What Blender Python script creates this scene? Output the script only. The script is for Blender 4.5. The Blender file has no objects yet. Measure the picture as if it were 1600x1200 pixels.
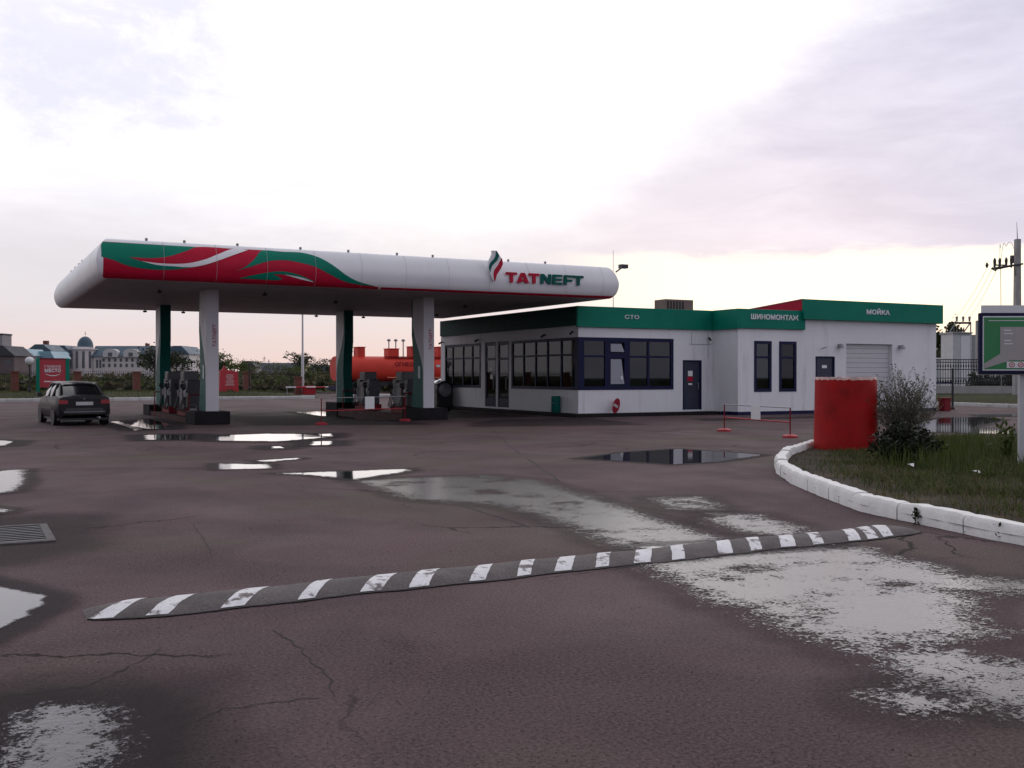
import bpy, bmesh, math, random
import numpy as np
from mathutils import Vector, Matrix
R = math.radians
random.seed(7); rng = np.random.default_rng(7)
SC = bpy.context.scene
COL = SC.collection

# ------------------------------------------------------------------ camera, sky, sun, exposure
HEAD = R(27.8)                        # camera heading, clockwise from +Y (the depth axis of the station)
cam_d = bpy.data.cameras.new('camera'); cam = bpy.data.objects.new('camera', cam_d); COL.objects.link(cam)
cam.location = (0, 0, 1.6)
cam.rotation_euler = (R(90 - 0.457), 0, -HEAD)
cam_d.sensor_width = 36.0; cam_d.lens = 36.0 * 1631 / 1600
cam_d.clip_start = 0.1; cam_d.clip_end = 6000
SC.camera = cam
VIEW = Vector((math.sin(HEAD), math.cos(HEAD), 0)); RIGHT = Vector((math.cos(HEAD), -math.sin(HEAD), 0))

SUN_AZ = HEAD + R(15); SUN_EL = R(7)  # low sun ahead and to the right, behind the cloud
SUNV = Vector((math.sin(SUN_AZ) * math.cos(SUN_EL), math.cos(SUN_AZ) * math.cos(SUN_EL), math.sin(SUN_EL)))

class NT:
    """tiny helper around a node tree"""
    def __init__(s, t): s.t = t
    def node(s, ty, **kw):
        n = s.t.nodes.new(ty)
        for k, v in kw.items(): setattr(n, k, v)
        return n
    def put(s, sock, v):
        if hasattr(v, 'is_output'): s.t.links.new(v, sock)
        else: sock.default_value = v
    def m(s, op, a, b=0.0, c=0.0, clamp=False):
        n = s.node('ShaderNodeMath', operation=op, use_clamp=clamp)
        for i, v in enumerate((a, b, c)): s.put(n.inputs[i], v)
        return n.outputs[0]
    def sstep(s, x, lo, hi, to0=0.0, to1=1.0):
        n = s.node('ShaderNodeMapRange', interpolation_type='SMOOTHSTEP')
        for k, v in ((0, x), (1, lo), (2, hi), (3, to0), (4, to1)): s.put(n.inputs[k], v)
        return n.outputs[0]
    def lin(s, x, lo, hi, to0=0.0, to1=1.0):
        n = s.node('ShaderNodeMapRange')
        for k, v in ((0, x), (1, lo), (2, hi), (3, to0), (4, to1)): s.put(n.inputs[k], v)
        return n.outputs[0]
    def mix(s, f, a, b, blend='MIX'):
        n = s.node('ShaderNodeMix', data_type='RGBA', blend_type=blend)
        n.clamp_factor = True
        s.put(n.inputs[0], f)
        for k, v in ((6, a), (7, b)):
            if isinstance(v, (tuple, list)) and len(v) == 3: v = (*v, 1)
            s.put(n.inputs[k], v)
        return n.outputs[2]
    def noise(s, vec, scale, detail=4, rough=0.5, dist=0.0, out=0):
        n = s.node('ShaderNodeTexNoise')
        if vec is not None: s.put(n.inputs['Vector'], vec)
        n.inputs['Scale'].default_value = scale; n.inputs['Detail'].default_value = detail
        n.inputs['Roughness'].default_value = rough; n.inputs['Distortion'].default_value = dist
        return n.outputs[out]
    def dot(s, a, v):
        n = s.node('ShaderNodeVectorMath', operation='DOT_PRODUCT'); s.put(n.inputs[0], a); n.inputs[1].default_value = v
        return n.outputs['Value']
    def scl(s, a, v):
        n = s.node('ShaderNodeVectorMath', operation='MULTIPLY'); s.put(n.inputs[0], a); n.inputs[1].default_value = v
        return n.outputs[0]

W = bpy.data.worlds.new('World'); SC.world = W; W.use_nodes = True
t = NT(W.node_tree); W.node_tree.nodes.clear()
out = t.node('ShaderNodeOutputWorld'); bg = t.node('ShaderNodeBackground'); bg.inputs['Strength'].default_value = 0.1
t.t.links.new(bg.outputs[0], out.inputs[0])
sky = t.node('ShaderNodeTexSky', sky_type='NISHITA', sun_disc=False)
sky.sun_elevation = SUN_EL; sky.sun_rotation = SUN_AZ; sky.altitude = 100; sky.dust_density = 2.0
D_ = t.node('ShaderNodeTexCoord').outputs['Generated']
sx = t.node('ShaderNodeSeparateXYZ'); t.put(sx.inputs[0], D_); dz = sx.outputs[2]
el = t.m('MULTIPLY', t.m('ARCSINE', dz), 180 / math.pi)                       # elevation in degrees
hl = t.m('SQRT', t.m('MAXIMUM', t.m('SUBTRACT', 1.0, t.m('MULTIPLY', dz, dz)), 1e-4))
side = t.m('DIVIDE', t.dot(D_, RIGHT), hl)                                    # -1 .. 1 across the horizon
sund = t.m('DIVIDE', t.dot(D_, Vector((SUNV.x, SUNV.y, 0)).normalized()), hl) # 1 towards the sun's azimuth
# cloud sheet on a plane above the ground
cz = t.m('ADD', t.m('MAXIMUM', dz, 0.0), 0.11)
cv = t.node('ShaderNodeVectorMath', operation='DIVIDE'); t.put(cv.inputs[0], D_)
cb = t.node('ShaderNodeCombineXYZ')
for i in range(3): t.put(cb.inputs[i], cz)
t.put(cv.inputs[1], cb.outputs[0]); cp = cv.outputs[0]
n1 = t.noise(cp, 0.9, 7, 0.56, 0.3); n2 = t.noise(cp, 3.4, 6, 0.62, 0.2); n3 = t.noise(t.scl(D_, (6, 6, 22)), 1.0, 6, 0.6, 0.4); n4 = t.noise(t.scl(D_, (14, 14, 26)), 1.0, 8, 0.68, 0.3)
away = t.sstep(sund, -0.9, 0.75)                                              # 0 behind the camera, 1 towards the glow
white = t.mix(away, (5.2, 5.3, 6.0), (13.0, 12.6, 13.0))
thin = t.sstep(n1, 0.42, 0.62)
white = t.mix(t.m('MULTIPLY', t.m('SUBTRACT', 1.0, thin), 0.55), white, t.mix(away, (4.0, 4.2, 5.2), (8.6, 8.6, 9.9)))
# lavender bank: lower edge of the sheet, climbing to the right
eb = t.m('ADD', t.m('ADD', 9.0, t.sstep(side, -0.02, 0.46, 0, 12.5)), t.m('MULTIPLY', t.m('SUBTRACT', t.m('ADD', t.m('MULTIPLY', n2, 0.3), t.m('ADD', t.m('MULTIPLY', n3, 0.4), t.m('MULTIPLY', n4, 0.3))), 0.5), t.sstep(side, -0.1, 0.25, 6.0, 13.0)))
bank = t.sstep(t.m('SUBTRACT', eb, el), t.sstep(side, -0.1, 0.25, -3.0, -2.2), t.sstep(side, -0.1, 0.25, 4.0, 4.0))
grey_l = t.mix(away, (4.6, 4.4, 5.0), (8.0, 7.55, 7.9)); grey_r = t.mix(t.sstep(n3, 0.30, 0.72), (6.0, 5.9, 7.6), (7.8, 7.6, 9.2))
bankc = t.mix(t.sstep(side, -0.12, 0.3), grey_l, grey_r)
col = t.mix(t.m('MULTIPLY', bank, 0.93), white, bankc)
tl = (VIEW + RIGHT * -.40 + Vector((0, 0, .355))).normalized()
patch = t.m('MULTIPLY', t.sstep(t.m('ADD', t.dot(D_, tl), t.m('MULTIPLY', t.m('SUBTRACT', n4, 0.5), 0.03)), 0.9925, 0.9998), 0.5)
col = t.mix(patch, col, (7.4, 7.4, 9.0))
# clear bright strip under the bank towards the sun, pink haze on the horizon
strip_hi = t.m('ADD', 6.6, t.m('MULTIPLY', t.m('SUBTRACT', n3, 0.5), 2.6))
strip = t.m('MULTIPLY', t.sstep(t.m('SUBTRACT', strip_hi, el), -0.15, 0.55), t.sstep(side, 0.0, 0.2))
strip = t.m('MULTIPLY', strip, t.sstep(sund, 0.55, 0.92))
col = t.mix(strip, col, (13.0, 12.0, 9.6))
pink = t.m('MULTIPLY', t.sstep(el, 4.6, 0.3), t.sstep(sund, 0.3, 0.93))
col = t.mix(t.m('MULTIPLY', pink, 0.75), col, (9.0, 6.7, 6.1))
col = t.mix(0.04, col, sky.outputs[0])
t.put(bg.inputs['Color'], col)

sun_d = bpy.data.lights.new('sun', 'SUN'); sun = bpy.data.objects.new('sun', sun_d); COL.objects.link(sun)
sun_d.energy = 0.5; sun_d.angle = R(60); sun_d.color = (1.0, 0.95, 0.90)
sun.rotation_euler = (-SUNV).to_track_quat('-Z', 'Y').to_euler(); sun.location = (0, 0, 60)

SC.view_settings.view_transform = 'Standard'; SC.view_settings.look = 'None'
SC.view_settings.exposure = 0.0; SC.view_settings.gamma = 1.0; SC.view_settings.use_curve_mapping = False
SC.render.engine = 'CYCLES'
SC.cycles.max_bounces = 6; SC.cycles.transparent_max_bounces = 24; SC.cycles.caustics_reflective = False; SC.cycles.caustics_refractive = False
SC.cycles.use_denoising = True

# ------------------------------------------------------------------ materials
MATS = {}
def mat(name, col, rough=0.6, metal=0.0, spec=0.5, var=0.12, vscale=3.0, fine=0.0, fscale=60.0, bump=0.0, bscale=80.0, col2=None, c2=(0.55, 0.7), c2scale=2.0, coat=0.0):
    """principled material whose colour is varied by noise in object space; col2 = a second colour in worn patches"""
    if name in MATS: return MATS[name]
    m = bpy.data.materials.new(name); m.use_nodes = True; n = NT(m.node_tree)
    b = m.node_tree.nodes['Principled BSDF']
    P = n.node('ShaderNodeTexCoord').outputs['Object']
    c = (*col, 1)
    f = n.lin(n.noise(P, vscale, 5, 0.6), 0.3, 0.7, 1 - var, 1 + var)
    if fine: f = n.m('MULTIPLY', f, n.lin(n.noise(P, fscale, 3, 0.7), 0.3, 0.7, 1 - fine, 1 + fine))
    base = c
    if col2 is not None: base = n.mix(n.sstep(n.noise(P, c2scale, 8, 0.65) if not isinstance(c2scale, tuple) else n.noise(n.scl(P, c2scale), 1.0, 8, 0.7), c2[0], c2[1]), col, col2)
    g = n.node('ShaderNodeCombineColor')
    for i in range(3): n.put(g.inputs[i], f)
    n.put(b.inputs['Base Color'], n.mix(1.0, base, g.outputs[0], 'MULTIPLY'))
    n.put(b.inputs['Roughness'], n.lin(n.noise(P, vscale * 2.3, 4), 0.3, 0.7, max(0.02, rough - 0.08), min(1, rough + 0.08)))
    b.inputs['Metallic'].default_value = metal; b.inputs['Specular IOR Level'].default_value = spec
    b.inputs['Coat Weight'].default_value = coat
    if bump:
        bn = n.node('ShaderNodeBump'); bn.inputs['Strength'].default_value = bump; bn.inputs['Distance'].default_value = 0.01
        n.put(bn.inputs['Height'], n.noise(P, bscale, 4, 0.6)); n.put(b.inputs['Normal'], bn.outputs[0])
    MATS[name] = m
    return m

def leaf_mat(name, a, b_, trans=0.25, scale=1.2):
    if name in MATS: return MATS[name]
    m = bpy.data.materials.new(name); m.use_nodes = True; n = NT(m.node_tree)
    b = m.node_tree.nodes['Principled BSDF']; o = m.node_tree.nodes['Material Output']
    P = n.node('ShaderNodeTexCoord').outputs['Object']
    c = n.mix(n.lin(n.noise(P, scale, 5, 0.7), 0.35, 0.65), a, b_)
    n.put(b.inputs['Base Color'], c); b.inputs['Roughness'].default_value = 0.65; b.inputs['Specular IOR Level'].default_value = 0.25
    tr = n.node('ShaderNodeBsdfTranslucent'); n.put(tr.inputs[0], c)
    mx = n.node('ShaderNodeMixShader'); mx.inputs[0].default_value = trans
    n.t.links.new(b.outputs[0], mx.inputs[1]); n.t.links.new(tr.outputs[0], mx.inputs[2]); n.t.links.new(mx.outputs[0], o.inputs[0])
    MATS[name] = m
    return m

def glass_mat(name, tint=(0.55, 0.58, 0.6), refl=1.0, rough=0.02):
    m = bpy.data.materials.new(name); m.use_nodes = True; n = NT(m.node_tree); m.node_tree.nodes.clear()
    o = n.node('ShaderNodeOutputMaterial'); tr = n.node('ShaderNodeBsdfTransparent'); tr.inputs[0].default_value = (*tint, 1)
    gl = n.node('ShaderNodeBsdfGlossy'); gl.inputs['Roughness'].default_value = rough; gl.inputs[0].default_value = (refl, refl, refl, 1)
    fr = n.node('ShaderNodeFresnel'); fr.inputs[0].default_value = 1.5
    mx = n.node('ShaderNodeMixShader'); n.put(mx.inputs[0], n.m('ADD', fr.outputs[0], 0.02, clamp=True))
    n.t.links.new(tr.outputs[0], mx.inputs[1]); n.t.links.new(gl.outputs[0], mx.inputs[2]); n.t.links.new(mx.outputs[0], o.inputs[0])
    MATS[name] = m
    return m

M_WHITE = mat('painted_plaster_white', (0.74, 0.74, 0.76), 0.75, var=0.05, vscale=0.6, fine=0.03, fscale=14, bump=0.15, bscale=120, col2=(0.56, 0.53, 0.52), c2=(0.52, 0.80), c2scale=(3.2, 3.2, 0.35))
M_FASW = mat('white_metal_fascia', (0.76, 0.76, 0.78), 0.38, var=0.04, vscale=0.7, col2=(0.58, 0.55, 0.55), c2=(0.55, 0.85), c2scale=(1.6, 1.6, 0.5))
M_COLW = mat('column_grey_white', (0.60, 0.58, 0.60), 0.5, var=0.06, vscale=0.7)
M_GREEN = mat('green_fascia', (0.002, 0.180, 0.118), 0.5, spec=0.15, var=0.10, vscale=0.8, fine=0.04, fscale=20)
M_DGREEN = mat('dark_green_paint', (0.003, 0.10, 0.082), 0.5, spec=0.15, var=0.1)
M_RED = mat('red_fascia', (0.44, 0.008, 0.035), 0.5, spec=0.15, var=0.08)
M_DRED = mat('dark_red_paint', (0.17, 0.006, 0.012), 0.55, spec=0.2, var=0.2)
M_NAVY = mat('navy_frame', (0.006, 0.008, 0.045), 0.5, spec=0.2, var=0.1)
M_BLACK = mat('black_metal', (0.012, 0.012, 0.014), 0.5, var=0.2)
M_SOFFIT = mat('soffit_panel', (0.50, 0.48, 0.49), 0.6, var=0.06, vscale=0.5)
M_GREY = mat('grey_metal', (0.28, 0.28, 0.29), 0.45, metal=0.3, var=0.1)
M_LGREY = mat('light_grey_paint', (0.5, 0.5, 0.52), 0.5, var=0.08)
M_DARK = mat('dark_plastic', (0.03, 0.03, 0.033), 0.45, var=0.15)
M_CONC = mat('concrete', (0.34, 0.33, 0.32), 0.85, var=0.14, vscale=2, fine=0.1, fscale=40, bump=0.3, bscale=50)
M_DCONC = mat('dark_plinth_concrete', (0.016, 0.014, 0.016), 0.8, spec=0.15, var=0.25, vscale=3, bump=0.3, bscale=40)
M_ROOF = mat('bitumen_roof', (0.06, 0.06, 0.06), 0.9, var=0.2)
M_PAPER = mat('white_paper', (0.75, 0.75, 0.75), 0.7, var=0.04)
M_RUB = mat('tyre_rubber', (0.018, 0.018, 0.018), 0.8, var=0.2)
M_BRICK = mat('red_brown_brick', (0.16, 0.06, 0.045), 0.85, var=0.2, vscale=4, fine=0.2, fscale=25)
M_KERB = mat('whitewashed_kerb', (0.72, 0.71, 0.69), 0.8, var=0.08, vscale=5, fine=0.07, fscale=35, bump=0.5, bscale=35, col2=(0.16, 0.15, 0.14), c2=(0.63, 0.70), c2scale=2.6)
M_KERBF = mat('weathered_kerb_concrete', (0.46, 0.45, 0.44), 0.85, var=0.15, vscale=2, fine=0.1, fscale=20)
M_GLASS = glass_mat('window_glass', (0.42, 0.45, 0.44), refl=0.55)
M_LETTER = mat('white_letter', (0.7, 0.7, 0.72), 0.5, var=0.04)

# ------------------------------------------------------------------ objects
ORG = {}
def tag(o, label=None, cat=None, group=None, kind=None):
    if label: o['label'] = label
    if cat: o['category'] = cat
    if group: o['group'] = group
    if kind: o['kind'] = kind
    return o
def thing(name, label, cat, loc=(0, 0, 0), rz=0.0, group=None, local=False):
    o = bpy.data.objects.new(name, None); COL.objects.link(o); o.empty_display_size = 0.3
    o.location = loc; o.rotation_euler = (0, 0, rz); tag(o, label, cat, group)
    ORG[o] = (0, 0, 0) if local else tuple(loc)
    return o
def root_of(o):
    while o.parent: o = o.parent
    return o
def copy_tree(o, parent=None):
    c = o.copy(); COL.objects.link(c); c.parent = parent
    for ch in list(o.children): copy_tree(ch, c)
    return c

class MB:
    def __init__(s): s.v = []; s.f = []
    def poly(s, pts):
        k = len(s.v); s.v += [tuple(p) for p in pts]; s.f.append(tuple(range(k, k + len(pts)))); return s
    def box(s, x0, x1, y0, y1, z0, z1):
        k = len(s.v)
        s.v += [(x0, y0, z0), (x1, y0, z0), (x1, y1, z0), (x0, y1, z0), (x0, y0, z1), (x1, y0, z1), (x1, y1, z1), (x0, y1, z1)]
        s.f += [tuple(k + i for i in q) for q in ((0, 3, 2, 1), (4, 5, 6, 7), (0, 1, 5, 4), (1, 2, 6, 5), (2, 3, 7, 6), (3, 0, 4, 7))]
        return s
    def tube(s, pts, r, n=8, cap=True):
        pts = [Vector(p) for p in pts]; rs = r if isinstance(r, (list, tuple)) else [r] * len(pts)
        k = len(s.v); up = None
        for i, p in enumerate(pts):
            d = (pts[min(i + 1, len(pts) - 1)] - pts[max(i - 1, 0)]).normalized()
            if up is None: up = Vector((0, 0, 1)) if abs(d.z) < 0.9 else Vector((1, 0, 0))
            a = d.cross(up).normalized(); b = a.cross(d).normalized(); up = b
            for j in range(n):
                w = 2 * math.pi * j / n; s.v.append(tuple(p + (a * math.cos(w) + b * math.sin(w)) * rs[i]))
        for i in range(len(pts) - 1):
            for j in range(n):
                s.f.append((k + i * n + j, k + i * n + (j + 1) % n, k + (i + 1) * n + (j + 1) % n, k + (i + 1) * n + j))
        if cap: s.f.append(tuple(k + j for j in range(n))[::-1]); s.f.append(tuple(k + (len(pts) - 1) * n + j for j in range(n)))
        return s
    def lathe(s, prof, c=(0, 0, 0), n=24, axis='Z'):
        k = len(s.v); c = Vector(c)
        for (r, h) in prof:
            for j in range(n):
                w = 2 * math.pi * j / n; a, b = r * math.cos(w), r * math.sin(w)
                s.v.append(tuple(c + (Vector((a, b, h)) if axis == 'Z' else Vector((h, a, b)) if axis == 'X' else Vector((a, h, b)))))
        for i in range(len(prof) - 1):
            for j in range(n):
                s.f.append((k + i * n + j, k + i * n + (j + 1) % n, k + (i + 1) * n + (j + 1) % n, k + (i + 1) * n + j))
        if prof[0][0] > 1e-6: s.f.append(tuple(k + j for j in range(n))[::-1])
        if prof[-1][0] > 1e-6: s.f.append(tuple(k + (len(prof) - 1) * n + j for j in range(n)))
        return s
    def prism(s, pts, a, b, axis='Y'):
        """2-D outline extruded from a to b along an axis; outline is (x,z) for Y, (y,z) for X, (x,y) for Z"""
        def q(p, h): return (p[0], h, p[1]) if axis == 'Y' else (h, p[0], p[1]) if axis == 'X' else (p[0], p[1], h)
        k = len(s.v); n = len(pts)
        s.v += [q(p, a) for p in pts] + [q(p, b) for p in pts]
        s.f.append(tuple(k + i for i in range(n))); s.f.append(tuple(k + n + i for i in range(n))[::-1])
        for i in range(n): s.f.append((k + i, k + n + i, k + n + (i + 1) % n, k + (i + 1) % n))
        return s
    def strip(s, A, B):
        """quads between two polylines"""
        k = len(s.v); n = len(A); s.v += [tuple(p) for p in A] + [tuple(p) for p in B]
        for i in range(n - 1): s.f.append((k + i, k + i + 1, k + n + i + 1, k + n + i))
        return s
    def grid(s, rows, closed=False):
        k = len(s.v); n = len(rows[0])
        for r_ in rows: s.v += [tuple(p) for p in r_]
        for i in range(len(rows) - 1):
            for j in range(n if closed else n - 1):
                s.f.append((k + i * n + j, k + i * n + (j + 1) % n, k + (i + 1) * n + (j + 1) % n, k + (i + 1) * n + j))
        return s
    def build(s, name, m, parent=None, smooth=False, bevel=0.0, label=None, kind=None, fix=True):
        og = ORG.get(root_of(parent), (0, 0, 0)) if parent else (0, 0, 0)
        me = bpy.data.meshes.new(name); me.from_pydata([(x - og[0], y - og[1], z - og[2]) for x, y, z in s.v], [], s.f)
        if fix:
            bm = bmesh.new(); bm.from_mesh(me); bmesh.ops.recalc_face_normals(bm, faces=bm.faces)
            if bevel: bmesh.ops.bevel(bm, geom=[e for e in bm.edges if len(e.link_faces) == 2 and e.calc_face_angle(0) > 0.6], offset=bevel, segments=1, affect='EDGES', clamp_overlap=True)
            bm.to_mesh(me); bm.free()
        me.materials.append(m)
        if smooth:
            me.polygons.foreach_set('use_smooth', [True] * len(me.polygons))
            try: me.set_sharp_from_angle(angle=R(40))
            except Exception: pass
        o = bpy.data.objects.new(name, me); COL.objects.link(o)
        if parent: o.parent = parent
        if label: o['label'] = label
        if kind: o['kind'] = kind
        return o
def box_part(name, m, parent, x0, x1, y0, y1, z0, z1, bevel=0.0, **k): return MB().box(x0, x1, y0, y1, z0, z1).build(name, m, parent, bevel=bevel, **k)

def interp(pts, x):
    if x <= pts[0][0]: return pts[0][1]
    for (a, b), (c, d) in zip(pts, pts[1:]):
        if x <= c: return b + (d - b) * (x - a) / max(c - a, 1e-6)
    return pts[-1][1]
def smooth_interp(pts, x):
    """Catmull-Rom through the points (x ascending)"""
    if x <= pts[0][0]: return pts[0][1]
    if x >= pts[-1][0]: return pts[-1][1]
    for i in range(len(pts) - 1):
        if x <= pts[i + 1][0]:
            p0 = pts[max(i - 1, 0)]; p1 = pts[i]; p2 = pts[i + 1]; p3 = pts[min(i + 2, len(pts) - 1)]
            h = max(p2[0] - p1[0], 1e-6); u = (x - p1[0]) / h
            m1 = (p2[1] - p0[1]) / max(p2[0] - p0[0], 1e-6) * h; m2 = (p3[1] - p1[1]) / max(p3[0] - p1[0], 1e-6) * h
            return (2*u**3-3*u*u+1)*p1[1] + (u**3-2*u*u+u)*m1 + (-2*u**3+3*u*u)*p2[1] + (u**3-u*u)*m2

_TXT = {}
def text_mesh(body, width, height, depth=0.02, bold=0.0, ybot=None):
    """mesh of lettering fitted to width x height, lower left corner at the origin, in the XZ plane, facing -Y"""
    cu = bpy.data.curves.new('lettering', 'FONT'); cu.body = body; cu.size = 1; cu.extrude = 0.5; cu.offset = bold; cu.resolution_u = 3
    cu.space_character = 1.0 + bold * 1.5
    o = bpy.data.objects.new('lettering', cu); COL.objects.link(o)
    dg = bpy.context.evaluated_depsgraph_get(); me = bpy.data.meshes.new_from_object(o.evaluated_get(dg)); bpy.data.objects.remove(o)
    v = np.array([p.co[:] for p in me.vertices]); lo = v.min(0); hi = v.max(0)
    w = (v - lo) / np.maximum(hi - lo, 1e-6)
    q = np.stack([w[:, 0] * width, -w[:, 2] * depth, w[:, 1] * height], 1)
    me.vertices.foreach_set('co', q.ravel().astype(np.float32)); me.update()
    return me
def letters(body, width, height, m, parent, origin, ux=(1, 0, 0), uz=(0, 0, 1), depth=0.02, bold=0.02, name='lettering'):
    me = text_mesh(body, width, height, depth, bold); me.materials.append(m)
    ux = Vector(ux); uz = Vector(uz); uy = uz.cross(ux)
    og = Vector(ORG.get(root_of(parent), (0, 0, 0)))
    v = np.array([p.co[:] for p in me.vertices]); B = np.array([ux[:], uy[:], uz[:]])
    q = v @ B + np.array((Vector(origin) - og)[:]); me.vertices.foreach_set('co', q.ravel().astype(np.float32)); me.update()
    o = bpy.data.objects.new(name, me); COL.objects.link(o); o.parent = parent
    return o

def leaf_mesh(centres, size, name, m, parent=None, up=0.0, aspect=1.6, kind=None, label=None):
    """one leaf-shaped quad per centre, random orientation"""
    c = np.asarray(centres, float); n = len(c)
    a = rng.normal(size=(n, 3)); a[:, 2] += up * 2; a /= np.linalg.norm(a, axis=1)[:, None]
    b = np.cross(a, rng.normal(size=(n, 3))); b /= np.linalg.norm(b, axis=1)[:, None]
    s = (size if np.ndim(size) else np.full(n, size)) * rng.uniform(0.6, 1.3, n)
    L = a * (s * aspect / 2)[:, None]; Wd = b * (s / 2)[:, None]
    v = np.stack([c - L, c + Wd, c + L, c - Wd], 1).reshape(-1, 3)
    og = np.array(ORG.get(root_of(parent), (0, 0, 0))) if parent else np.zeros(3)
    me = bpy.data.meshes.new(name); me.vertices.add(4 * n); me.vertices.foreach_set('co', (v - og).ravel().astype(np.float32))
    me.loops.add(4 * n); me.loops.foreach_set('vertex_index', np.arange(4 * n, dtype=np.int32))
    me.polygons.add(n); me.polygons.foreach_set('loop_start', np.arange(0, 4 * n, 4, dtype=np.int32))
    me.update(calc_edges=True); me.materials.append(m)
    o = bpy.data.objects.new(name, me); COL.objects.link(o)
    if parent: o.parent = parent
    if kind: o['kind'] = kind
    if label: o['label'] = label
    return o
def blade_mesh(base, height, lean, width, name, m, parent=None, kind=None):
    """grass blades: two-segment tapered strips"""
    b = np.asarray(base, float); n = len(b); h = np.broadcast_to(height, n) * rng.uniform(0.5, 1.2, n)
    th = rng.uniform(0, 2 * np.pi, n); d = np.stack([np.cos(th), np.sin(th), np.zeros(n)], 1); w = np.stack([-np.sin(th), np.cos(th), np.zeros(n)], 1) * (width / 2)
    ln = (lean * rng.uniform(0.2, 1.3, n) * h)[:, None]
    z = np.array([0, 0, 1.0])
    mid = b + d * ln * 0.3 + z * (h * 0.6)[:, None]; tip = b + d * ln + z * h[:, None]
    v = np.stack([b - w, b + w, mid + w * 0.7, mid - w * 0.7, tip], 1).reshape(-1, 3)
    og = np.array(ORG.get(root_of(parent), (0, 0, 0))) if parent else np.zeros(3)
    k = np.arange(n) * 5
    idx = np.stack([k, k + 1, k + 2, k + 3, k + 3, k + 2, k + 4], 1).ravel().astype(np.int32)
    me = bpy.data.meshes.new(name); me.vertices.add(5 * n); me.vertices.foreach_set('co', (v - og).ravel().astype(np.float32))
    me.loops.add(7 * n); me.loops.foreach_set('vertex_index', idx)
    me.polygons.add(2 * n); me.polygons.foreach_set('loop_start', np.stack([np.arange(n) * 7, np.arange(n) * 7 + 4], 1).ravel().astype(np.int32))
    me.update(calc_edges=True); me.materials.append(m)
    o = bpy.data.objects.new(name, me); COL.objects.link(o)
    if parent: o.parent = parent
    if kind: o['kind'] = kind
    return o
def pol(lat, depth):
    """ground point: metres to the right of and along the line the camera looks along"""
    p = VIEW * depth + RIGHT * lat
    return p.x, p.y
def inside(poly, x, y):
    c = False; n = len(poly)
    for i in range(n):
        (a, b), (p, q) = poly[i], poly[i - 1]
        if (b > y) != (q > y) and x < (p - a) * (y - b) / (q - b) + a: c = not c
    return c
CURVES={
 'red_u':[(3.64, 5.52), (6.19, 5.51), (9.14, 5.51), (9.74, 5.37), (10.14, 5.18), (10.77, 4.88), (11.44, 4.61), (12.18, 4.52)],
 'red_l':[(3.65, 3.98), (6.21, 4.08), (9.18, 4.08), (12.25, 4.08)],
 'g1_u':[(3.6, 5.51), (6.36, 5.51)],
 'g1_l':[(3.58, 5.06), (3.93, 4.97), (4.18, 4.87), (4.52, 4.79), (4.99, 4.75), (5.48, 4.76), (6.13, 4.86), (6.32, 4.97)],
 'w_u':[(4.36, 5.08), (4.99, 5.08), (5.48, 5.16), (5.98, 5.35), (6.36, 5.51), (7.44, 5.52)],
 'w_l':[(4.36, 5.08), (4.77, 4.97), (5.22, 4.94), (5.96, 4.97), (6.53, 5.12), (6.92, 5.3), (7.44, 5.51)],
 's_u':[(4.71, 4.98), (5.22, 4.94), (5.96, 4.97), (6.53, 5.12), (6.92, 5.3), (7.44, 5.52), (7.87, 5.51)],
 's_l':[(4.71, 4.98), (5.13, 4.89), (5.59, 4.87), (6.13, 4.87), (6.53, 4.96), (6.91, 5.1), (7.41, 5.31), (7.87, 5.5)],
 'g2_u':[(7.51, 4.84), (7.73, 4.94), (8.05, 5.22), (8.29, 5.5), (8.94, 5.51), (9.56, 5.52), (9.94, 5.45), (10.28, 5.32), (10.64, 5.1), (11.01, 4.85), (11.42, 4.67), (12.02, 4.54)],
 'g2_l':[(7.51, 4.83), (7.92, 4.97), (8.29, 5.11), (8.63, 5.2), (9.06, 5.23), (9.53, 5.17), (9.96, 5.07), (10.45, 4.85), (10.96, 4.65), (11.43, 4.57), (12.02, 4.53)],
 'g3_u':[(7.61, 4.61), (7.94, 4.7), (8.47, 4.79), (8.69, 4.75), (8.93, 4.64)],
 'g3_l':[(7.61, 4.59), (7.94, 4.6), (8.49, 4.59), (8.71, 4.59), (8.93, 4.62)],
 'g4_u':[(7.94, 4.7), (8.46, 4.82), (8.85, 4.87), (9.18, 4.85), (9.53, 4.77), (9.94, 4.62)],
 'g4_l':[(7.94, 4.69), (8.47, 4.76), (8.85, 4.78), (9.18, 4.77), (9.54, 4.71), (9.94, 4.6)],
 'm_u':[(9.01, 4.78), (9.54, 4.71), (9.94, 4.6)],
 'm_l':[(9.02, 4.77), (9.54, 4.65), (9.95, 4.58)],
 'rl_u':[(12.18, 4.52), (21.67, 4.54)],
 'rl_l':[(12.25, 4.08), (21.79, 4.16)],
}
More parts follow.
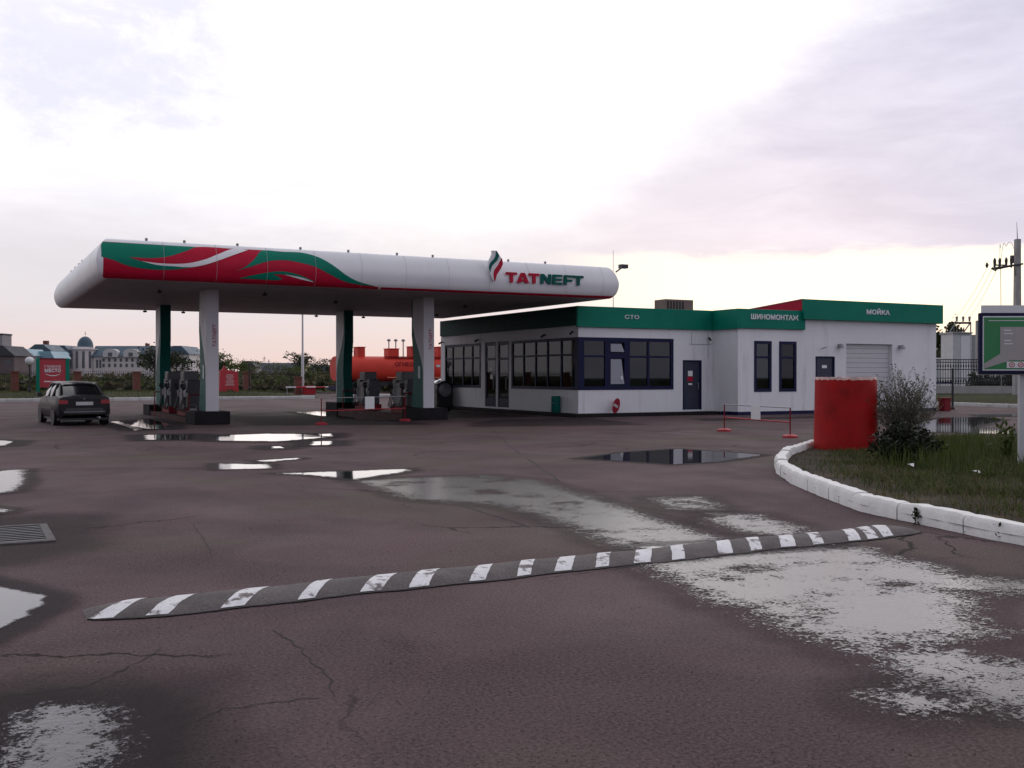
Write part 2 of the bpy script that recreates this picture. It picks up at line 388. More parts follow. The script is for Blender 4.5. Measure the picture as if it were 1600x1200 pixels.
PUDDLES={
 'A1':[(5.42, 15.81), (5.4, 15.03), (6.15, 15.08), (7.44, 14.99), (7.73, 14.02), (7.47, 12.63), (7.15, 11.13), (6.88, 9.9), (6.56, 8.53), (6.51, 7.78), (6.12, 7.5), (5.44, 7.63), (5.49, 8.32), (5.78, 9.51), (5.88, 10.37), (5.93, 11.41), (5.58, 11.96), (5.21, 12.54), (5.25, 13.81)],
 'A2':[(7.96, 11.09), (8.52, 10.95), (7.98, 9.91), (7.62, 10.17)],
 'A3':[(7.69, 9.48), (8.01, 9.25), (7.69, 8.19), (7.33, 7.89), (7.11, 8.3), (7.23, 8.96)],
 'A4':[(5.15, 7.22), (5.99, 7.34), (6.64, 7.23), (7.34, 7.06), (7.17, 6.46), (7.17, 6.12), (6.94, 5.62), (7.4, 5.17), (7.12, 4.98), (6.56, 5.14), (6.08, 4.92), (5.71, 4.59), (5.69, 4.32), (5.28, 4.36), (4.99, 4.35), (5.04, 4.08), (5.2, 3.63), (4.47, 3.13), (4.43, 3.51), (4.49, 3.87), (4.65, 4.52), (4.67, 5.14), (4.83, 5.58), (4.73, 5.86), (4.98, 6.65)],
 'A5':[(5.6, 8.06), (6.24, 7.93), (6.91, 7.79), (7.33, 7.71), (7.26, 7.3), (6.2, 7.42), (5.36, 7.52)],
 'B':[(10.51, 17.15), (12.27, 18.12), (13.78, 18.39), (14.03, 17.39), (14.32, 16.24), (12.37, 15.33), (11.3, 15.27), (10.85, 16.46)],
 'C1':[(4.08, 19.23), (4.89, 18.65), (4.7, 17.73), (3.85, 18.04)],
 'C1b':[(4.89, 19.6), (5.76, 19.83), (5.7, 19.51), (4.89, 19.11)],
 'C2':[(4.53, 16.89), (5.71, 16.66), (6.79, 16.63), (6.6, 16.19), (5.99, 15.75), (5.34, 15.28), (4.9, 16.33)],
 'D1':[(5.95, 28.25), (7.46, 28.48), (8.31, 27.69), (8.35, 26.01), (6.73, 25.09), (5.55, 26.0)],
 'D2':[(4.34, 29.44), (5.61, 29.11), (5.09, 26.82), (4.06, 27.07)],
 'D3':[(8.58, 27.54), (8.99, 27.68), (8.61, 26.51), (8.34, 26.66)],
 'D4':[(7.49, 24.69), (7.91, 24.47), (7.48, 23.12), (7.1, 23.32)],
 'D5':[(6.18, 23.32), (6.37, 23.22), (6.21, 22.61), (6.02, 22.7)],
 'E0':[(0.42, 28.99), (1.13, 28.05), (0.84, 26.38), (0.39, 26.62)],
 'E1':[(0.18, 18.94), (0.67, 19.58), (0.94, 19.57), (0.84, 17.12), (0.63, 15.79), (0.15, 15.7)],
 'E2':[(0.2, 14.14), (0.51, 13.85), (0.47, 13.47), (0.2, 13.49)],
 'F':[(-0.0, 9.28), (0.38, 8.53), (0.53, 8.2), (0.52, 7.92), (0.29, 7.45), (-0.0, 6.97)],
 'G':[(0.27, 5.29), (0.4, 5.41), (0.56, 5.26), (0.55, 4.81), (0.48, 4.56), (0.26, 4.31), (0.14, 4.63)],
 'H':[(4.07, 3.72), (4.21, 3.67), (4.19, 3.5), (4.01, 3.49)],
 'I1':[(28.12, 24.51), (32.92, 27.34), (34.84, 27.02), (33.47, 25.11), (27.61, 21.87), (27.32, 19.9), (25.38, 18.68), (24.53, 19.84), (23.8, 20.97)],
 'I2':[(36.66, 29.03), (40.3, 28.75), (37.15, 26.51), (35.16, 27.56)],
 'J1':[(12.91, 44.95), (14.66, 44.95), (15.31, 40.29), (14.15, 34.68), (12.9, 36.58), (12.58, 40.19)],
 'J2':[(16.21, 45.09), (16.98, 43.73), (15.82, 40.02), (15.21, 41.15)],
 'J3':[(4.56, 38.57), (4.81, 38.44), (4.8, 32.59), (4.48, 31.94)],
 'J4':[(5.7, 39.75), (6.14, 40.15), (5.97, 35.16), (5.42, 32.26), (4.89, 32.54), (4.75, 34.84)],
 'K':[(20.03, 45.1), (20.43, 44.89), (18.28, 40.36), (18.04, 40.49)],
}
ISLAND= [(8.83, 5.92), (8.83, 6.43), (8.88, 6.89), (9.11, 7.86), (9.34, 8.93), (10.09, 10.37), (10.91, 11.81), (11.78, 13.07), (12.67, 14.1), (13.96, 15.33), (15.77, 16.69), (17.5, 17.59), (19.41, 17.86), (21.58, 17.83), (25.65, 17.21)]
STR= [0.98, 1.33, 1.83, 2.35, 2.85, 3.22, 3.71, 4.13, 4.51, 4.89, 5.29, 5.66, 6.2, 6.58, 6.97, 7.33, 7.8, 8.04, 8.28]
CRACKS={
 'c1':[(0.64, 4.76), (0.78, 4.83), (0.94, 4.94), (1.1, 5.06), (1.32, 5.05), (1.58, 5.03)],
 'c2':[(1.74, 6.49), (1.75, 5.97), (1.71, 5.34), (1.65, 5.0)],
 'c3':[(13.82, 27.42), (10.77, 20.43), (8.7, 15.35), (7.83, 13.23)],
 'c4':[(0.17, 5.75), (0.31, 5.76), (0.55, 5.75), (0.76, 5.97), (1.02, 6.35)],
 'c5':[(2.19, 11.51), (2.1, 10.46), (1.95, 9.4)],
 'c6':[(0.94, 19.17), (2.04, 19.13), (3.14, 18.83), (3.82, 17.92)],
 'c7':[(4.01, 7.17), (4.76, 7.22), (5.17, 7.34)],
 'c8':[(5.44, 11.67), (5.34, 10.12), (5.29, 9.61)],
}
KERBN= [(-0.0, 70.24), (2.07, 70.86), (5.08, 72.97), (9.2, 68.9), (12.9, 67.89), (16.69, 66.84), (20.83, 70.96)]
KERBR= [(46.25, 38.38), (46.21, 35.84), (46.07, 33.56), (47.0, 30.88)]
KERBT= [(25.18, 73.49), (28.3, 71.84), (32.59, 72.21)]

# ------------------------------------------------------------------ ground
def sst(x, a, b):
    u = np.clip((x - a) / (b - a), 0, 1); return u * u * (3 - 2 * u)
def ground_h(X, Y):
    X = np.asarray(X, float); Y = np.asarray(Y, float)
    n = sst(Y, 71, 79) * (1 - sst(X, 20.5, 24)); n = np.maximum(n, sst(Y, 96, 104))
    h = np.maximum(0.42 * n, 0.5 * sst(X, 47, 54))
    return h - 0.03
gx = np.unique(np.concatenate([[-2500, -1200, -600, -300, -150, -80, -45], np.arange(-30, 62, 2.0), np.arange(44, 58, 0.8), [64, 70, 80, 95, 120, 160, 240, 400, 700, 1300, 2600]]))
gy = np.unique(np.concatenate([[-300, -100, -40, -20, 0, 10, 20, 30, 40, 50, 60], np.arange(66, 108, 1.5), [112, 120, 135, 160, 200, 260, 350, 500, 800, 1400, 3200]]))
GX, GY = np.meshgrid(gx, gy); H = ground_h(GX, GY)
m_grass = mat('rough_grass_ground', (0.030, 0.033, 0.012), 0.95, var=0.3, vscale=0.25, fine=0.35, fscale=3.0, spec=0.1, col2=(0.058, 0.048, 0.022), c2=(0.5, 0.7), c2scale=0.12)
gmb = MB(); gmb.grid([[(GX[i, j], GY[i, j], H[i, j]) for j in range(len(gx))] for i in range(len(gy))])
ground = gmb.build('ground', m_grass, smooth=True); tag(ground, 'rough grassy land reaching from the yard to the horizon', kind='structure')

def asphalt_mat():
    m = bpy.data.materials.new('worn_damp_asphalt'); m.use_nodes = True; n = NT(m.node_tree); b = m.node_tree.nodes['Principled BSDF']
    P = n.node('ShaderNodeTexCoord').outputs['Object']
    c = n.mix(n.sstep(n.noise(P, 0.35, 6, 0.62, 0.5), 0.36, 0.64), (0.080, 0.053, 0.057), (0.126, 0.083, 0.089))
    c = n.mix(n.m('MULTIPLY', n.sstep(n.noise(P, 0.11, 5, 0.6, 0.8), 0.5, 0.68), 0.45), c, (0.105, 0.064, 0.062))        # dusty brown areas
    c = n.mix(n.m('MULTIPLY', n.sstep(n.noise(n.scl(P, (1.0, 0.25, 1)), 0.5, 6, 0.65, 0.6), 0.56, 0.70), 0.5), c, (0.030, 0.025, 0.027))  # dark wheel tracks and oil
    c = n.mix(n.m('MULTIPLY', n.sstep(n.noise(P, 0.27, 4, 0.6, 0.4), 0.46, 0.62), 0.65), c, (0.092, 0.074, 0.060))        # olive grey dust
    sp = n.noise(P, 46, 5, 0.85); c = n.mix(n.m('MULTIPLY', n.sstep(sp, 0.515, 0.61), 0.62), c, (0.16, 0.122, 0.125))     # pale aggregate
    c = n.mix(n.m('MULTIPLY', n.sstep(sp, 0.485, 0.40), 0.65), c, (0.016, 0.012, 0.014))
    sp2 = n.noise(P, 13, 4, 0.75); c = n.mix(n.m('MULTIPLY', n.sstep(sp2, 0.63, 0.70), 0.8), c, (0.02, 0.017, 0.018))
    v = n.node('ShaderNodeTexVoronoi', feature='DISTANCE_TO_EDGE'); v.inputs['Scale'].default_value = 0.42
    warp = n.node('ShaderNodeVectorMath', operation='ADD'); n.put(warp.inputs[0], P); n.put(warp.inputs[1], n.scl(n.noise(P, 1.6, 5, 0.6, out=1), (0.7, 0.7, 0)))
    n.put(v.inputs['Vector'], warp.outputs[0])
    ck = n.m('MULTIPLY', n.sstep(v.outputs[0], 0.010, 0.002), n.sstep(n.noise(P, 0.23, 3, 0.5), 0.52, 0.6))
    c = n.mix(n.m('MULTIPLY', ck, 0.8), c, (0.012, 0.010, 0.011))
    n.put(b.inputs['Base Color'], c)
    n.put(b.inputs['Roughness'], n.lin(n.noise(P, 0.6, 5, 0.6), 0.3, 0.7, 0.62, 0.85)); b.inputs['Specular IOR Level'].default_value = 0.06
    bn = n.node('ShaderNodeBump'); bn.inputs['Strength'].default_value = 0.8; bn.inputs['Distance'].default_value = 0.008
    n.put(bn.inputs['Height'], n.m('SUBTRACT', n.m('ADD', sp, n.m('MULTIPLY', sp2, 1.2)), n.m('MULTIPLY', ck, 2.0))); n.put(b.inputs['Normal'], bn.outputs[0])
    return m
M_ASPH = asphalt_mat()
a = MB(); a.poly([(-40, -30, 0), (46.3, -30, 0), (46.3, 70.2, 0), (21.6, 70.2, 0), (-40, 70.2, 0)]); a.poly([(21.6, 70.2, 0), (46.3, 70.2, 0), (46.3, 95, 0), (21.6, 95, 0)])
road = a.build('asphalt_yard', M_ASPH); tag(road, 'worn reddish grey asphalt of the station yard', kind='structure')

# cracks: thin dark ribbons lying in the surface
m_crack = mat('crack_dirt', (0.012, 0.010, 0.010), 0.9, var=0.2)
for k, pts in CRACKS.items():
    P = [Vector((*p, 0.003)) for p in pts]; L = []
    for A, B in zip(P, P[1:]):
        for u in range(8): L.append(A.lerp(B, u / 8))
    L.append(P[-1]); n = len(L); A_, B_ = [], []
    for i, p in enumerate(L):
        d = (L[min(i + 1, n - 1)] - L[max(i - 1, 0)]).normalized(); s = Vector((-d.y, d.x, 0))
        q = p + s * random.uniform(-0.018, 0.018); w = random.uniform(0.001, 0.005) * (5.0 if k in ('c3', 'c6', 'c8') else 1.3)
        A_.append(q + s * w); B_.append(q - s * w)
    MB().strip(A_, B_).build('asphalt_crack', m_crack, road)

# puddles: flat water with the aggregate of the asphalt breaking through where it is shallow
def puddle_mat(name, brk, dampw, wob, film=0.0, wet=0.6):
    m = bpy.data.materials.new(name); m.use_nodes = True; n = NT(m.node_tree); m.node_tree.nodes.clear()
    o = n.node('ShaderNodeOutputMaterial'); P = n.node('ShaderNodeTexCoord').outputs['Object']
    d = n.node('ShaderNodeAttribute', attribute_name='depth').outputs['Fac']
    dd = n.m('ADD', n.m('ADD', d, 0.09 if brk > 3 else 0.0), n.m('MULTIPLY', n.m('SUBTRACT', n.noise(P, 2.2, 6, 0.65, 0.3), 0.5), wob))
    agg = n.m('ADD', n.m('MULTIPLY', n.noise(P, 38, 4, 0.85), 0.60), n.m('ADD', n.m('MULTIPLY', n.noise(P, 12, 3, 0.7), 0.26), n.m('MULTIPLY', n.noise(P, 4.5, 4, 0.6), 0.14)))      # about 0.5 on average
    deep = n.m('MULTIPLY', dd, 2.0)
    if brk > 3: deep = n.m('MINIMUM', deep, n.m('ADD', 0.47, n.m('MULTIPLY', n.m('SUBTRACT', n.noise(P, 1.3, 3, 0.55), 0.46), 3.4)))
    lvl = n.m('SUBTRACT', deep, n.m('MULTIPLY', n.m('SUBTRACT', agg, 0.46), brk))
    w = n.sstep(lvl, -0.03, 0.05)
    damp = n.m('MULTIPLY', n.sstep(dd, -dampw, -dampw * 0.35), wet)
    tr = n.node('ShaderNodeBsdfTransparent')
    da = n.node('ShaderNodeBsdfPrincipled'); da.inputs['Base Color'].default_value = (0.024, 0.019, 0.021, 1); da.inputs['Roughness'].default_value = 0.8; da.inputs['Specular IOR Level'].default_value = 0.15
    wa = n.node('ShaderNodeBsdfPrincipled'); wa.inputs['Base Color'].default_value = (0.030, 0.026, 0.027, 1); wa.inputs['Roughness'].default_value = 0.025 + film
    wa.inputs['IOR'].default_value = 1.42 if brk > 3 else 1.36
    bn = n.node('ShaderNodeBump'); bn.inputs['Strength'].default_value = 0.5 if brk > 3 else 0.10; bn.inputs['Distance'].default_value = 0.006 if brk > 3 else 0.004
    n.put(bn.inputs['Height'], n.noise(P, 22 if brk > 3 else 7, 3, 0.6)); n.put(wa.inputs['Normal'], bn.outputs[0])
    m1 = n.node('ShaderNodeMixShader'); n.put(m1.inputs[0], damp); n.t.links.new(tr.outputs[0], m1.inputs[1]); n.t.links.new(da.outputs[0], m1.inputs[2])
    m2 = n.node('ShaderNodeMixShader'); n.put(m2.inputs[0], w); n.t.links.new(m1.outputs[0], m2.inputs[1]); n.t.links.new(wa.outputs[0], m2.inputs[2])
    n.t.links.new(m2.outputs[0], o.inputs[0])
    return m
PM = {'clear': puddle_mat('clear_puddle_water', 0.25, 0.30, 0.25), 'film': puddle_mat('shallow_puddle_water', 5.0, 0.40, 0.40, 0.20, 0.22), 'filmd': puddle_mat('shallow_puddle_with_wet_rim', 4.0, 0.40, 0.45, 0.12, 0.55), 'mid': puddle_mat('thin_puddle_water', 1.8, 0.30, 0.35, 0.03, 0.4),
      'far': puddle_mat('far_puddle_water', 0.3, 0.7, 0.5), 'damp': puddle_mat('damp_asphalt', 0.4, 0.9, 0.5, 0, 0.45)}
def puddle(poly, kind, z, cell, label, pad):
    p = np.array(poly); lo = p.min(0) - pad; hi = p.max(0) + pad
    nx = int((hi[0] - lo[0]) / cell) + 2; ny = int((hi[1] - lo[1]) / cell) + 2
    X, Y = np.meshgrid(lo[0] + np.arange(nx) * cell, lo[1] + np.arange(ny) * cell); Q = np.stack([X.ravel(), Y.ravel()], 1)
    best = np.full(len(Q), 1e9); ins = np.zeros(len(Q), bool)
    for i in range(len(p)):
        a, b = p[i - 1], p[i]; ab = b - a; u = np.clip(((Q - a) @ ab) / max(ab @ ab, 1e-9), 0, 1)
        best = np.minimum(best, np.linalg.norm(Q - (a + u[:, None] * ab), axis=1))
        c = (a[1] > Q[:, 1]) != (b[1] > Q[:, 1])
        ins ^= c & (Q[:, 0] < (b[0] - a[0]) * (Q[:, 1] - a[1]) / (b[1] - a[1] if b[1] != a[1] else 1e-9) + a[0])
    d = np.where(ins, best, -best); keep = (d > -pad).reshape(ny, nx)
    idx = -np.ones((ny, nx), int); f = []
    for j in range(ny - 1):
        for i in range(nx - 1):
            if keep[j, i] or keep[j + 1, i] or keep[j, i + 1] or keep[j + 1, i + 1]: f.append((j * nx + i, j * nx + i + 1, (j + 1) * nx + i + 1, (j + 1) * nx + i))
    used = sorted({k for q in f for k in q}); mp = {k: i for i, k in enumerate(used)}
    me = bpy.data.meshes.new('puddle'); me.from_pydata([(Q[k, 0], Q[k, 1], z) for k in used], [], [tuple(mp[k] for k in q) for q in f])
    at = me.attributes.new('depth', 'FLOAT', 'POINT'); at.data.foreach_set('value', d[used].astype(np.float32))
    me.materials.append(PM[kind]); o = bpy.data.objects.new('puddle', me); COL.objects.link(o)
    tag(o, label, kind='structure'); return o
PUD = [('A1', 'film', .10, 'long shallow puddle running back from the speed bump'), ('A2', 'film', .08, 'small shallow puddle behind the speed bump near the island'),
       ('A3', 'film', .08, 'oval shallow puddle beside the white kerb behind the speed bump'), ('A4', 'film', .07, 'large shallow puddle in front of the speed bump on the right'),
       ('A5', 'mid', .08, 'shallow water lying along the back of the speed bump'), ('B', 'clear', .15, 'clear puddle mirroring the shop in the middle of the yard'),
       ('C1', 'mid', .12, 'small bright puddle left of the yard centre'), ('C1b', 'mid', .1, 'thin streak of water beyond the small bright puddle'), ('C2', 'mid', .1, 'long thin puddle left of the yard centre'),
       ('D1', 'far', .2, 'wide bright puddle in front of the left pump island'), ('D2', 'far', .2, 'bright puddle left of the left pump island'), ('D3', 'far', .1, 'tiny puddle at the tip of the wide bright puddle'),
       ('D4', 'far', .1, 'tiny puddle in front of the wide bright puddle'), ('D5', 'far', .1, 'speck of water in front of the wide bright puddle'), ('E0', 'far', .15, 'far puddle at the left edge'),
       ('E1', 'mid', .12, 'bright puddle with ragged rim at the left edge'), ('E2', 'mid', .08, 'small puddle at the left edge behind the drain'), ('F', 'clear', .06, 'puddle at the left edge in front of the speed bump'),
       ('G', 'filmd', .04, 'shallow puddle in the lower left corner'), ('H', 'film', .03, 'little puddle in the right foreground'), ('I1', 'clear', .25, 'dark mirror puddle behind the grass island'),
       ('I2', 'clear', .25, 'thin puddle farther behind the grass island'), ('J1', 'far', .3, 'long streak of water beside the right pump island'), ('J2', 'far', .25, 'wet streak under the canopy past the right island'),
       ('J3', 'far', .2, 'narrow wet streak behind the dark car'), ('J4', 'far', .2, 'wet patch between the dark car and the left island'), ('K', 'far', .2, 'wet patch beside the shop front')]
for i, (k, kind, cell, lab) in enumerate(PUD):
    puddle(PUDDLES[k], kind, 0.0045 + 0.0004 * i, cell, lab, {'film': .75, 'filmd': .75, 'mid': .55, 'clear': .5, 'far': 1.0}[kind])

# damp stains without standing water
for lab, P_ in (('damp stain in front of the shop corner', [(14.2, 29.5), (19.5, 28.0), (21.0, 33.6), (17.5, 33.8), (15.5, 32.0)]), ('damp stain between the pump islands and the shop', [(16.2, 36), (19.6, 35), (20.0, 44), (17, 45)]),
                ('damp stain under the canopy between the islands', [(8.5, 33.5), (13.5, 31.5), (14.0, 40), (9, 42)]), ('damp strip in front of the car wash door', [(23.5, 29.5), (30, 29.5), (31, 30.6), (24, 31.0)]),
                ('damp patch in the lower left corner', [(-.3, 4.0), (.9, 4.3), (1.0, 5.6), (.4, 5.9), (-.3, 5.8)]), ('damp patch round the drain at the left edge', [(-.2, 9.5), (1.0, 10.4), (1.3, 12.8), (-.2, 13.4)])):
    o = puddle(P_, 'damp', 0.0036 + 0.00012 * len(lab) % .0007, .22, lab, .9); v_ = o.data.attributes['depth']; a_ = np.zeros(len(v_.data), np.float32); v_.data.foreach_get('value', a_); v_.data.foreach_set('value', np.minimum(a_, 0.0) - .45 + np.clip(a_, 0, .35) * .5)
# loose grit on the asphalt
n_ = 2600; dep_ = 3.2 + 22 * rng.random(n_) ** 1.8; lat_ = dep_ * rng.uniform(-.5, .5, n_)
gp_ = np.stack([dep_ * VIEW.x + lat_ * RIGHT.x, dep_ * VIEW.y + lat_ * RIGHT.y, np.full(n_, .004)], 1); gp_ = gp_[[not inside(ISLAND, x, y) for x, y, _ in gp_]]
gv, gf = [], []
for x, y, z in gp_:
    s_ = random.choice((.002, .003, .003, .004, .006)) * random.uniform(.6, 1.3); k = len(gv); a0 = random.uniform(0, 6.28)
    gv += [(x + s_ * math.cos(a0 + i * 1.5708) * random.uniform(.6, 1.2), y + s_ * math.sin(a0 + i * 1.5708) * random.uniform(.6, 1.2), z - .003) for i in range(4)] + [(x, y, z + s_ * .7)]
    gf += [(k + i, k + (i + 1) % 4, k + 4) for i in range(4)]
gb = MB(); gb.v = gv; gb.f = gf; tag(gb.build('grit', mat('grit_stone', (.055, .046, .046), .9, var=.6, vscale=9)), 'loose grit and small stones scattered over the asphalt', kind='stuff')

# ------------------------------------------------------------------ kerbs (one object for each stone)
def kerb(name, label, pts, stone, w, h, m, jit=0.006, side=1):
    root = thing(name, label, 'kerb', (*pts[0], 0)); P = [Vector((*p, 0)) for p in pts]
    L = [0]
    for a, b in zip(P, P[1:]): L.append(L[-1] + (b - a).length)
    def pos(s):
        for i in range(len(P) - 1):
            if s <= L[i + 1] or i == len(P) - 2: return P[i].lerp(P[i + 1], (s - L[i]) / (L[i + 1] - L[i]))
    s = 0
    while s < L[-1] - 0.05:
        e = min(s + stone * random.uniform(0.93, 1.07), L[-1]); g = 0.008; hh = h + random.uniform(-1, 1) * jit * 2; off = random.uniform(-1, 1) * jit
        rows = []; K = max(3, int((e - s) / 0.12))
        for k in range(K + 1):
            q = s + g + (e - s - 2 * g) * k / K; c = pos(q); d = (pos(min(q + .05, L[-1])) - pos(max(q - .05, 0))).normalized(); nrm = Vector((d.y, -d.x, 0)) * side
            wb = random.uniform(-1, 1) * jit; ch = (0.25 if k in (0, K) else 0)
            o = c + nrm * (off + wb); hz = hh + random.uniform(-1, 1) * jit - ch * 0.03
            rows.append([o + Vector((0, 0, -0.05)), o + nrm * -0.0 + Vector((0, 0, hz * 0.75)), o - nrm * (w * 0.16) + Vector((0, 0, hz * 0.97)), o - nrm * (w * 0.5) + Vector((0, 0, hz)), o - nrm * (w * 0.9) + Vector((0, 0, hz * 0.97)), o - nrm * w + Vector((0, 0, hz * 0.8)), o - nrm * w + Vector((0, 0, -0.05))])
        b = MB(); b.grid(rows); b.poly(rows[0]); b.poly(rows[-1][::-1]); b.build('kerb_stone', m, root, smooth=True)
        s = e
    return root
ISL = ISLAND
front = [p for p in ISL[:12]]
kerb('kerb', 'thick whitewashed kerb curving round the grass island', [(8.86, 4.2), (8.83, 5.2)] + front, 1.0, 0.20, 0.21, M_KERB, 0.009, side=-1)
kerb('kerb', 'low grey kerb along the back of the grass island', ISL[11:] + [(30, 16.6)], 1.2, 0.14, 0.07, M_KERBF, 0.006, side=-1)
kerb('kerb', 'pale kerb along the lawn at the far side of the yard', [(-14, 70.2), (-4, 70.2), (5, 70.2), (14, 70.2), (21.6, 70.2)], 1.5, 0.25, 0.22, M_KERBF, 0.006)
kerb('kerb', 'pale kerb on the right in front of the spiked fence', [(46.3, 26), (46.3, 34), (46.3, 42), (46.3, 54)], 1.5, 0.22, 0.20, M_KERBF, 0.006, side=-1)
kerb('kerb', 'short pale kerb in front of the orange tank trailer', [(24.6, 73.4), (33.4, 73.4)], 1.5, 0.3, 0.20, M_KERBF, 0.006)

# ------------------------------------------------------------------ speed bump
bump = thing('speed_bump', 'asphalt speed bump with slanted white stripes across the foreground', 'speed bump', (4.7, 7.55, 0))
BX0, BX1, BY, BW, BH = 0.72, 8.7, 7.56, 0.56, 0.062
def bump_pt(x, u, lift=0.0):
    """u -1..1 across"""
    e = min(1.0, max(0.0, (x - BX0) / 0.35)) * min(1.0, max(0.0, (BX1 - x) / 0.35)); e = math.sqrt(max(e, 0.0))
    wob = 0.018 * math.sin(x * 3.1) + 0.012 * math.sin(x * 7.7 + 1); yb = BY + 0.022 * (x - 4.7) + wob
    hz = BH * (1 + 0.08 * math.sin(x * 2.3)) * e * math.cos(u * math.pi / 2) ** 0.8
    return Vector((x, yb + u * BW / 2 * (0.55 + 0.45 * e), max(hz, 0) + 0.0012 + lift))
rows = []
for i in range(161):
    x = BX0 + (BX1 - BX0) * i / 160
    r_ = [bump_pt(x, u) for u in np.linspace(-1, 1, 15)]; rows.append([p + Vector((0, 0, random.uniform(0, .0022))) for p in r_])
M_BUMP = mat('bump_asphalt', (0.082, 0.066, 0.066), 0.8, var=0.2, vscale=2.5, fine=0.4, fscale=50, bump=0.8, bscale=60)
m_edge = mat('bump_edge_gap', (0.008, 0.007, 0.007), 0.9)
MB().grid(rows).build('hump', M_BUMP, bump, smooth=True)
eg = MB(); eg.strip([bump_pt(BX0 + (BX1 - BX0) * i / 120, -1) + Vector((0, -random.uniform(.006, .02), .0075)) for i in range(121)], [bump_pt(BX0 + (BX1 - BX0) * i / 120, -1) + Vector((0, 0.012, .008)) for i in range(121)]); eg.build('edge_gap', m_edge, bump)
m_paint = mat('worn_white_road_paint', (0.62, 0.61, 0.62), 0.7, var=0.1, vscale=6, fine=0.12, fscale=50, col2=(0.12, 0.10, 0.10), c2=(0.53, 0.63), c2scale=7)
for i, x in enumerate(STR):
    wd = random.uniform(0.13, 0.17); rowsA = []
    for k in range(13):
        u = -0.93 + 1.75 * k / 12; sl = u * BW / 2 * 0.72 + random.uniform(-.004, .004)
        rowsA.append([bump_pt(min(BX1 - .1, x + sl + wd * s), u, 0.0038) for s in (-.5, -.25, 0, .25, .5)])
    MB().grid(rowsA).build('stripe', m_paint, bump, smooth=True)

# storm drain at the left edge
dr = thing('storm_drain', 'sunken dark storm drain grate at the left edge of the asphalt', 'drain', (0.35, 11.5, 0))
b = MB(); 
for (x0, x1, y0, y1) in ((-.1, .8, 10.9, 10.98), (-.1, .8, 12.12, 12.2), (-.1, -.02, 10.98, 12.12), (.72, .8, 10.98, 12.12)): b.box(x0, x1, y0, y1, -.02, .022)
b.build('frame', mat('dirty_drain_frame', (.085, .078, .076), .85, var=.3, vscale=8), dr, bevel=.004); box_part('pit', M_BLACK, dr, -.02, .72, 10.98, 12.12, -.02, .008)
for k in range(9): box_part('bar', M_DARK, dr, -.015, .715, 11.02 + k * .122, 11.065 + k * .122, .009, .018)

# ------------------------------------------------------------------ canopy
CX0, CX1, CY0, CY1 = 3.8, 21.2, 32.7, 47.7
PROF = [(0, 4.45), (.12, 4.47), (.25, 4.60), (.32, 4.80), (.34, 5.0), (.30, 5.2), (.22, 5.4), (.10, 5.57), (0, 5.63), (-.15, 5.645)]
_pp = PROF; PROF = []
for i in range(len(_pp) - 1):
    p0, p1, p2, p3 = _pp[max(i - 1, 0)], _pp[i], _pp[i + 1], _pp[min(i + 2, len(_pp) - 1)]
    for u in (0, .333, .667): PROF.append(tuple(.5 * (2 * p1[k] + (p2[k] - p0[k]) * u + (2 * p0[k] - 5 * p1[k] + 4 * p2[k] - p3[k]) * u * u + (3 * p1[k] - p0[k] - 3 * p2[k] + p3[k]) * u ** 3) for k in (0, 1)))
PROF.append(_pp[-1])
PZ = [z for o, z in PROF]
def o_at(z):
    z = max(4.45, min(5.63, z))
    for (a, b), (c, d) in zip(PROF, PROF[1:]):
        if z <= d: return a + (c - a) * (z - b) / (d - b)
    return 0
can = thing('fuel_canopy', 'broad white filling station canopy with red and green waves, rounded edges and four columns', 'canopy', ((CX0 + CX1) / 2, (CY0 + CY1) / 2, 0))
# finer profile
fp = []
for (a, b), (c, d) in zip(PROF, PROF[1:]):
    for u in (0, .5): fp.append((a + (c - a) * u, b + (d - b) * u))
fp.append(PROF[-1])
def ring(o, z): return [(CX0 - o, CY0 - o, z), (CX1 + o, CY0 - o, z), (CX1 + o, CY1 + o, z), (CX0 - o, CY1 + o, z)]
sides = ('south', 'east', 'north', 'west')
for k in range(4):
    b = MB(); b.grid([[ring(o, z)[k], ring(o, z)[(k + 1) % 4]] for o, z in PROF]); b.build('fascia', M_FASW, can, smooth=True)
MB().poly(ring(-.15, 5.64)).build('roof_deck', M_ROOF, can)
MB().box(CX0 + .2, CX1 - .2, CY0 + .2, CY1 - .2, 4.55, 5.5).build('roof_core', M_DARK, can)
npan = 12
for i in range(npan):
    x0 = CX0 + (CX1 - CX0) * i / npan; x1 = CX0 + (CX1 - CX0) * (i + 1) / npan
    for (y0, y1) in ((CY0, 37.7), (37.712, 42.7), (42.712, CY1)):
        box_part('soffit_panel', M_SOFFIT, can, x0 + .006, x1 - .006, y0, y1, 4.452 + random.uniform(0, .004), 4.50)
def fz(name, m, up, lo, lift, n=70, rows=8):
    """painted wave following the curved front fascia, between two traced edges"""
    u0, u1 = CURVES[up], CURVES[lo]; xa = max(u0[0][0], u1[0][0]); xb = min(u0[-1][0], u1[-1][0]); xa = max(xa, CX0 - .31); xb = min(xb, CX1 + .3); G = []
    for i in range(n + 1):
        x = xa + (xb - xa) * i / n; zt = smooth_interp(u0, x); zb = max(smooth_interp(u1, x), 4.455); zt = max(zt, zb + .0005); r_ = []
        for z in [zb] + [min(max(q, zb), zt) for q in PZ if 4.455 < q < 5.62] + [zt]:
            oo = o_at(z); xx = max(x, CX0 - oo + .004); xx = min(xx, CX1 + oo - .004)
            r_.append((xx, CY0 - oo - lift, z))
        G.append(r_)
    return MB().grid(G).build(name, m, can, fix=False)
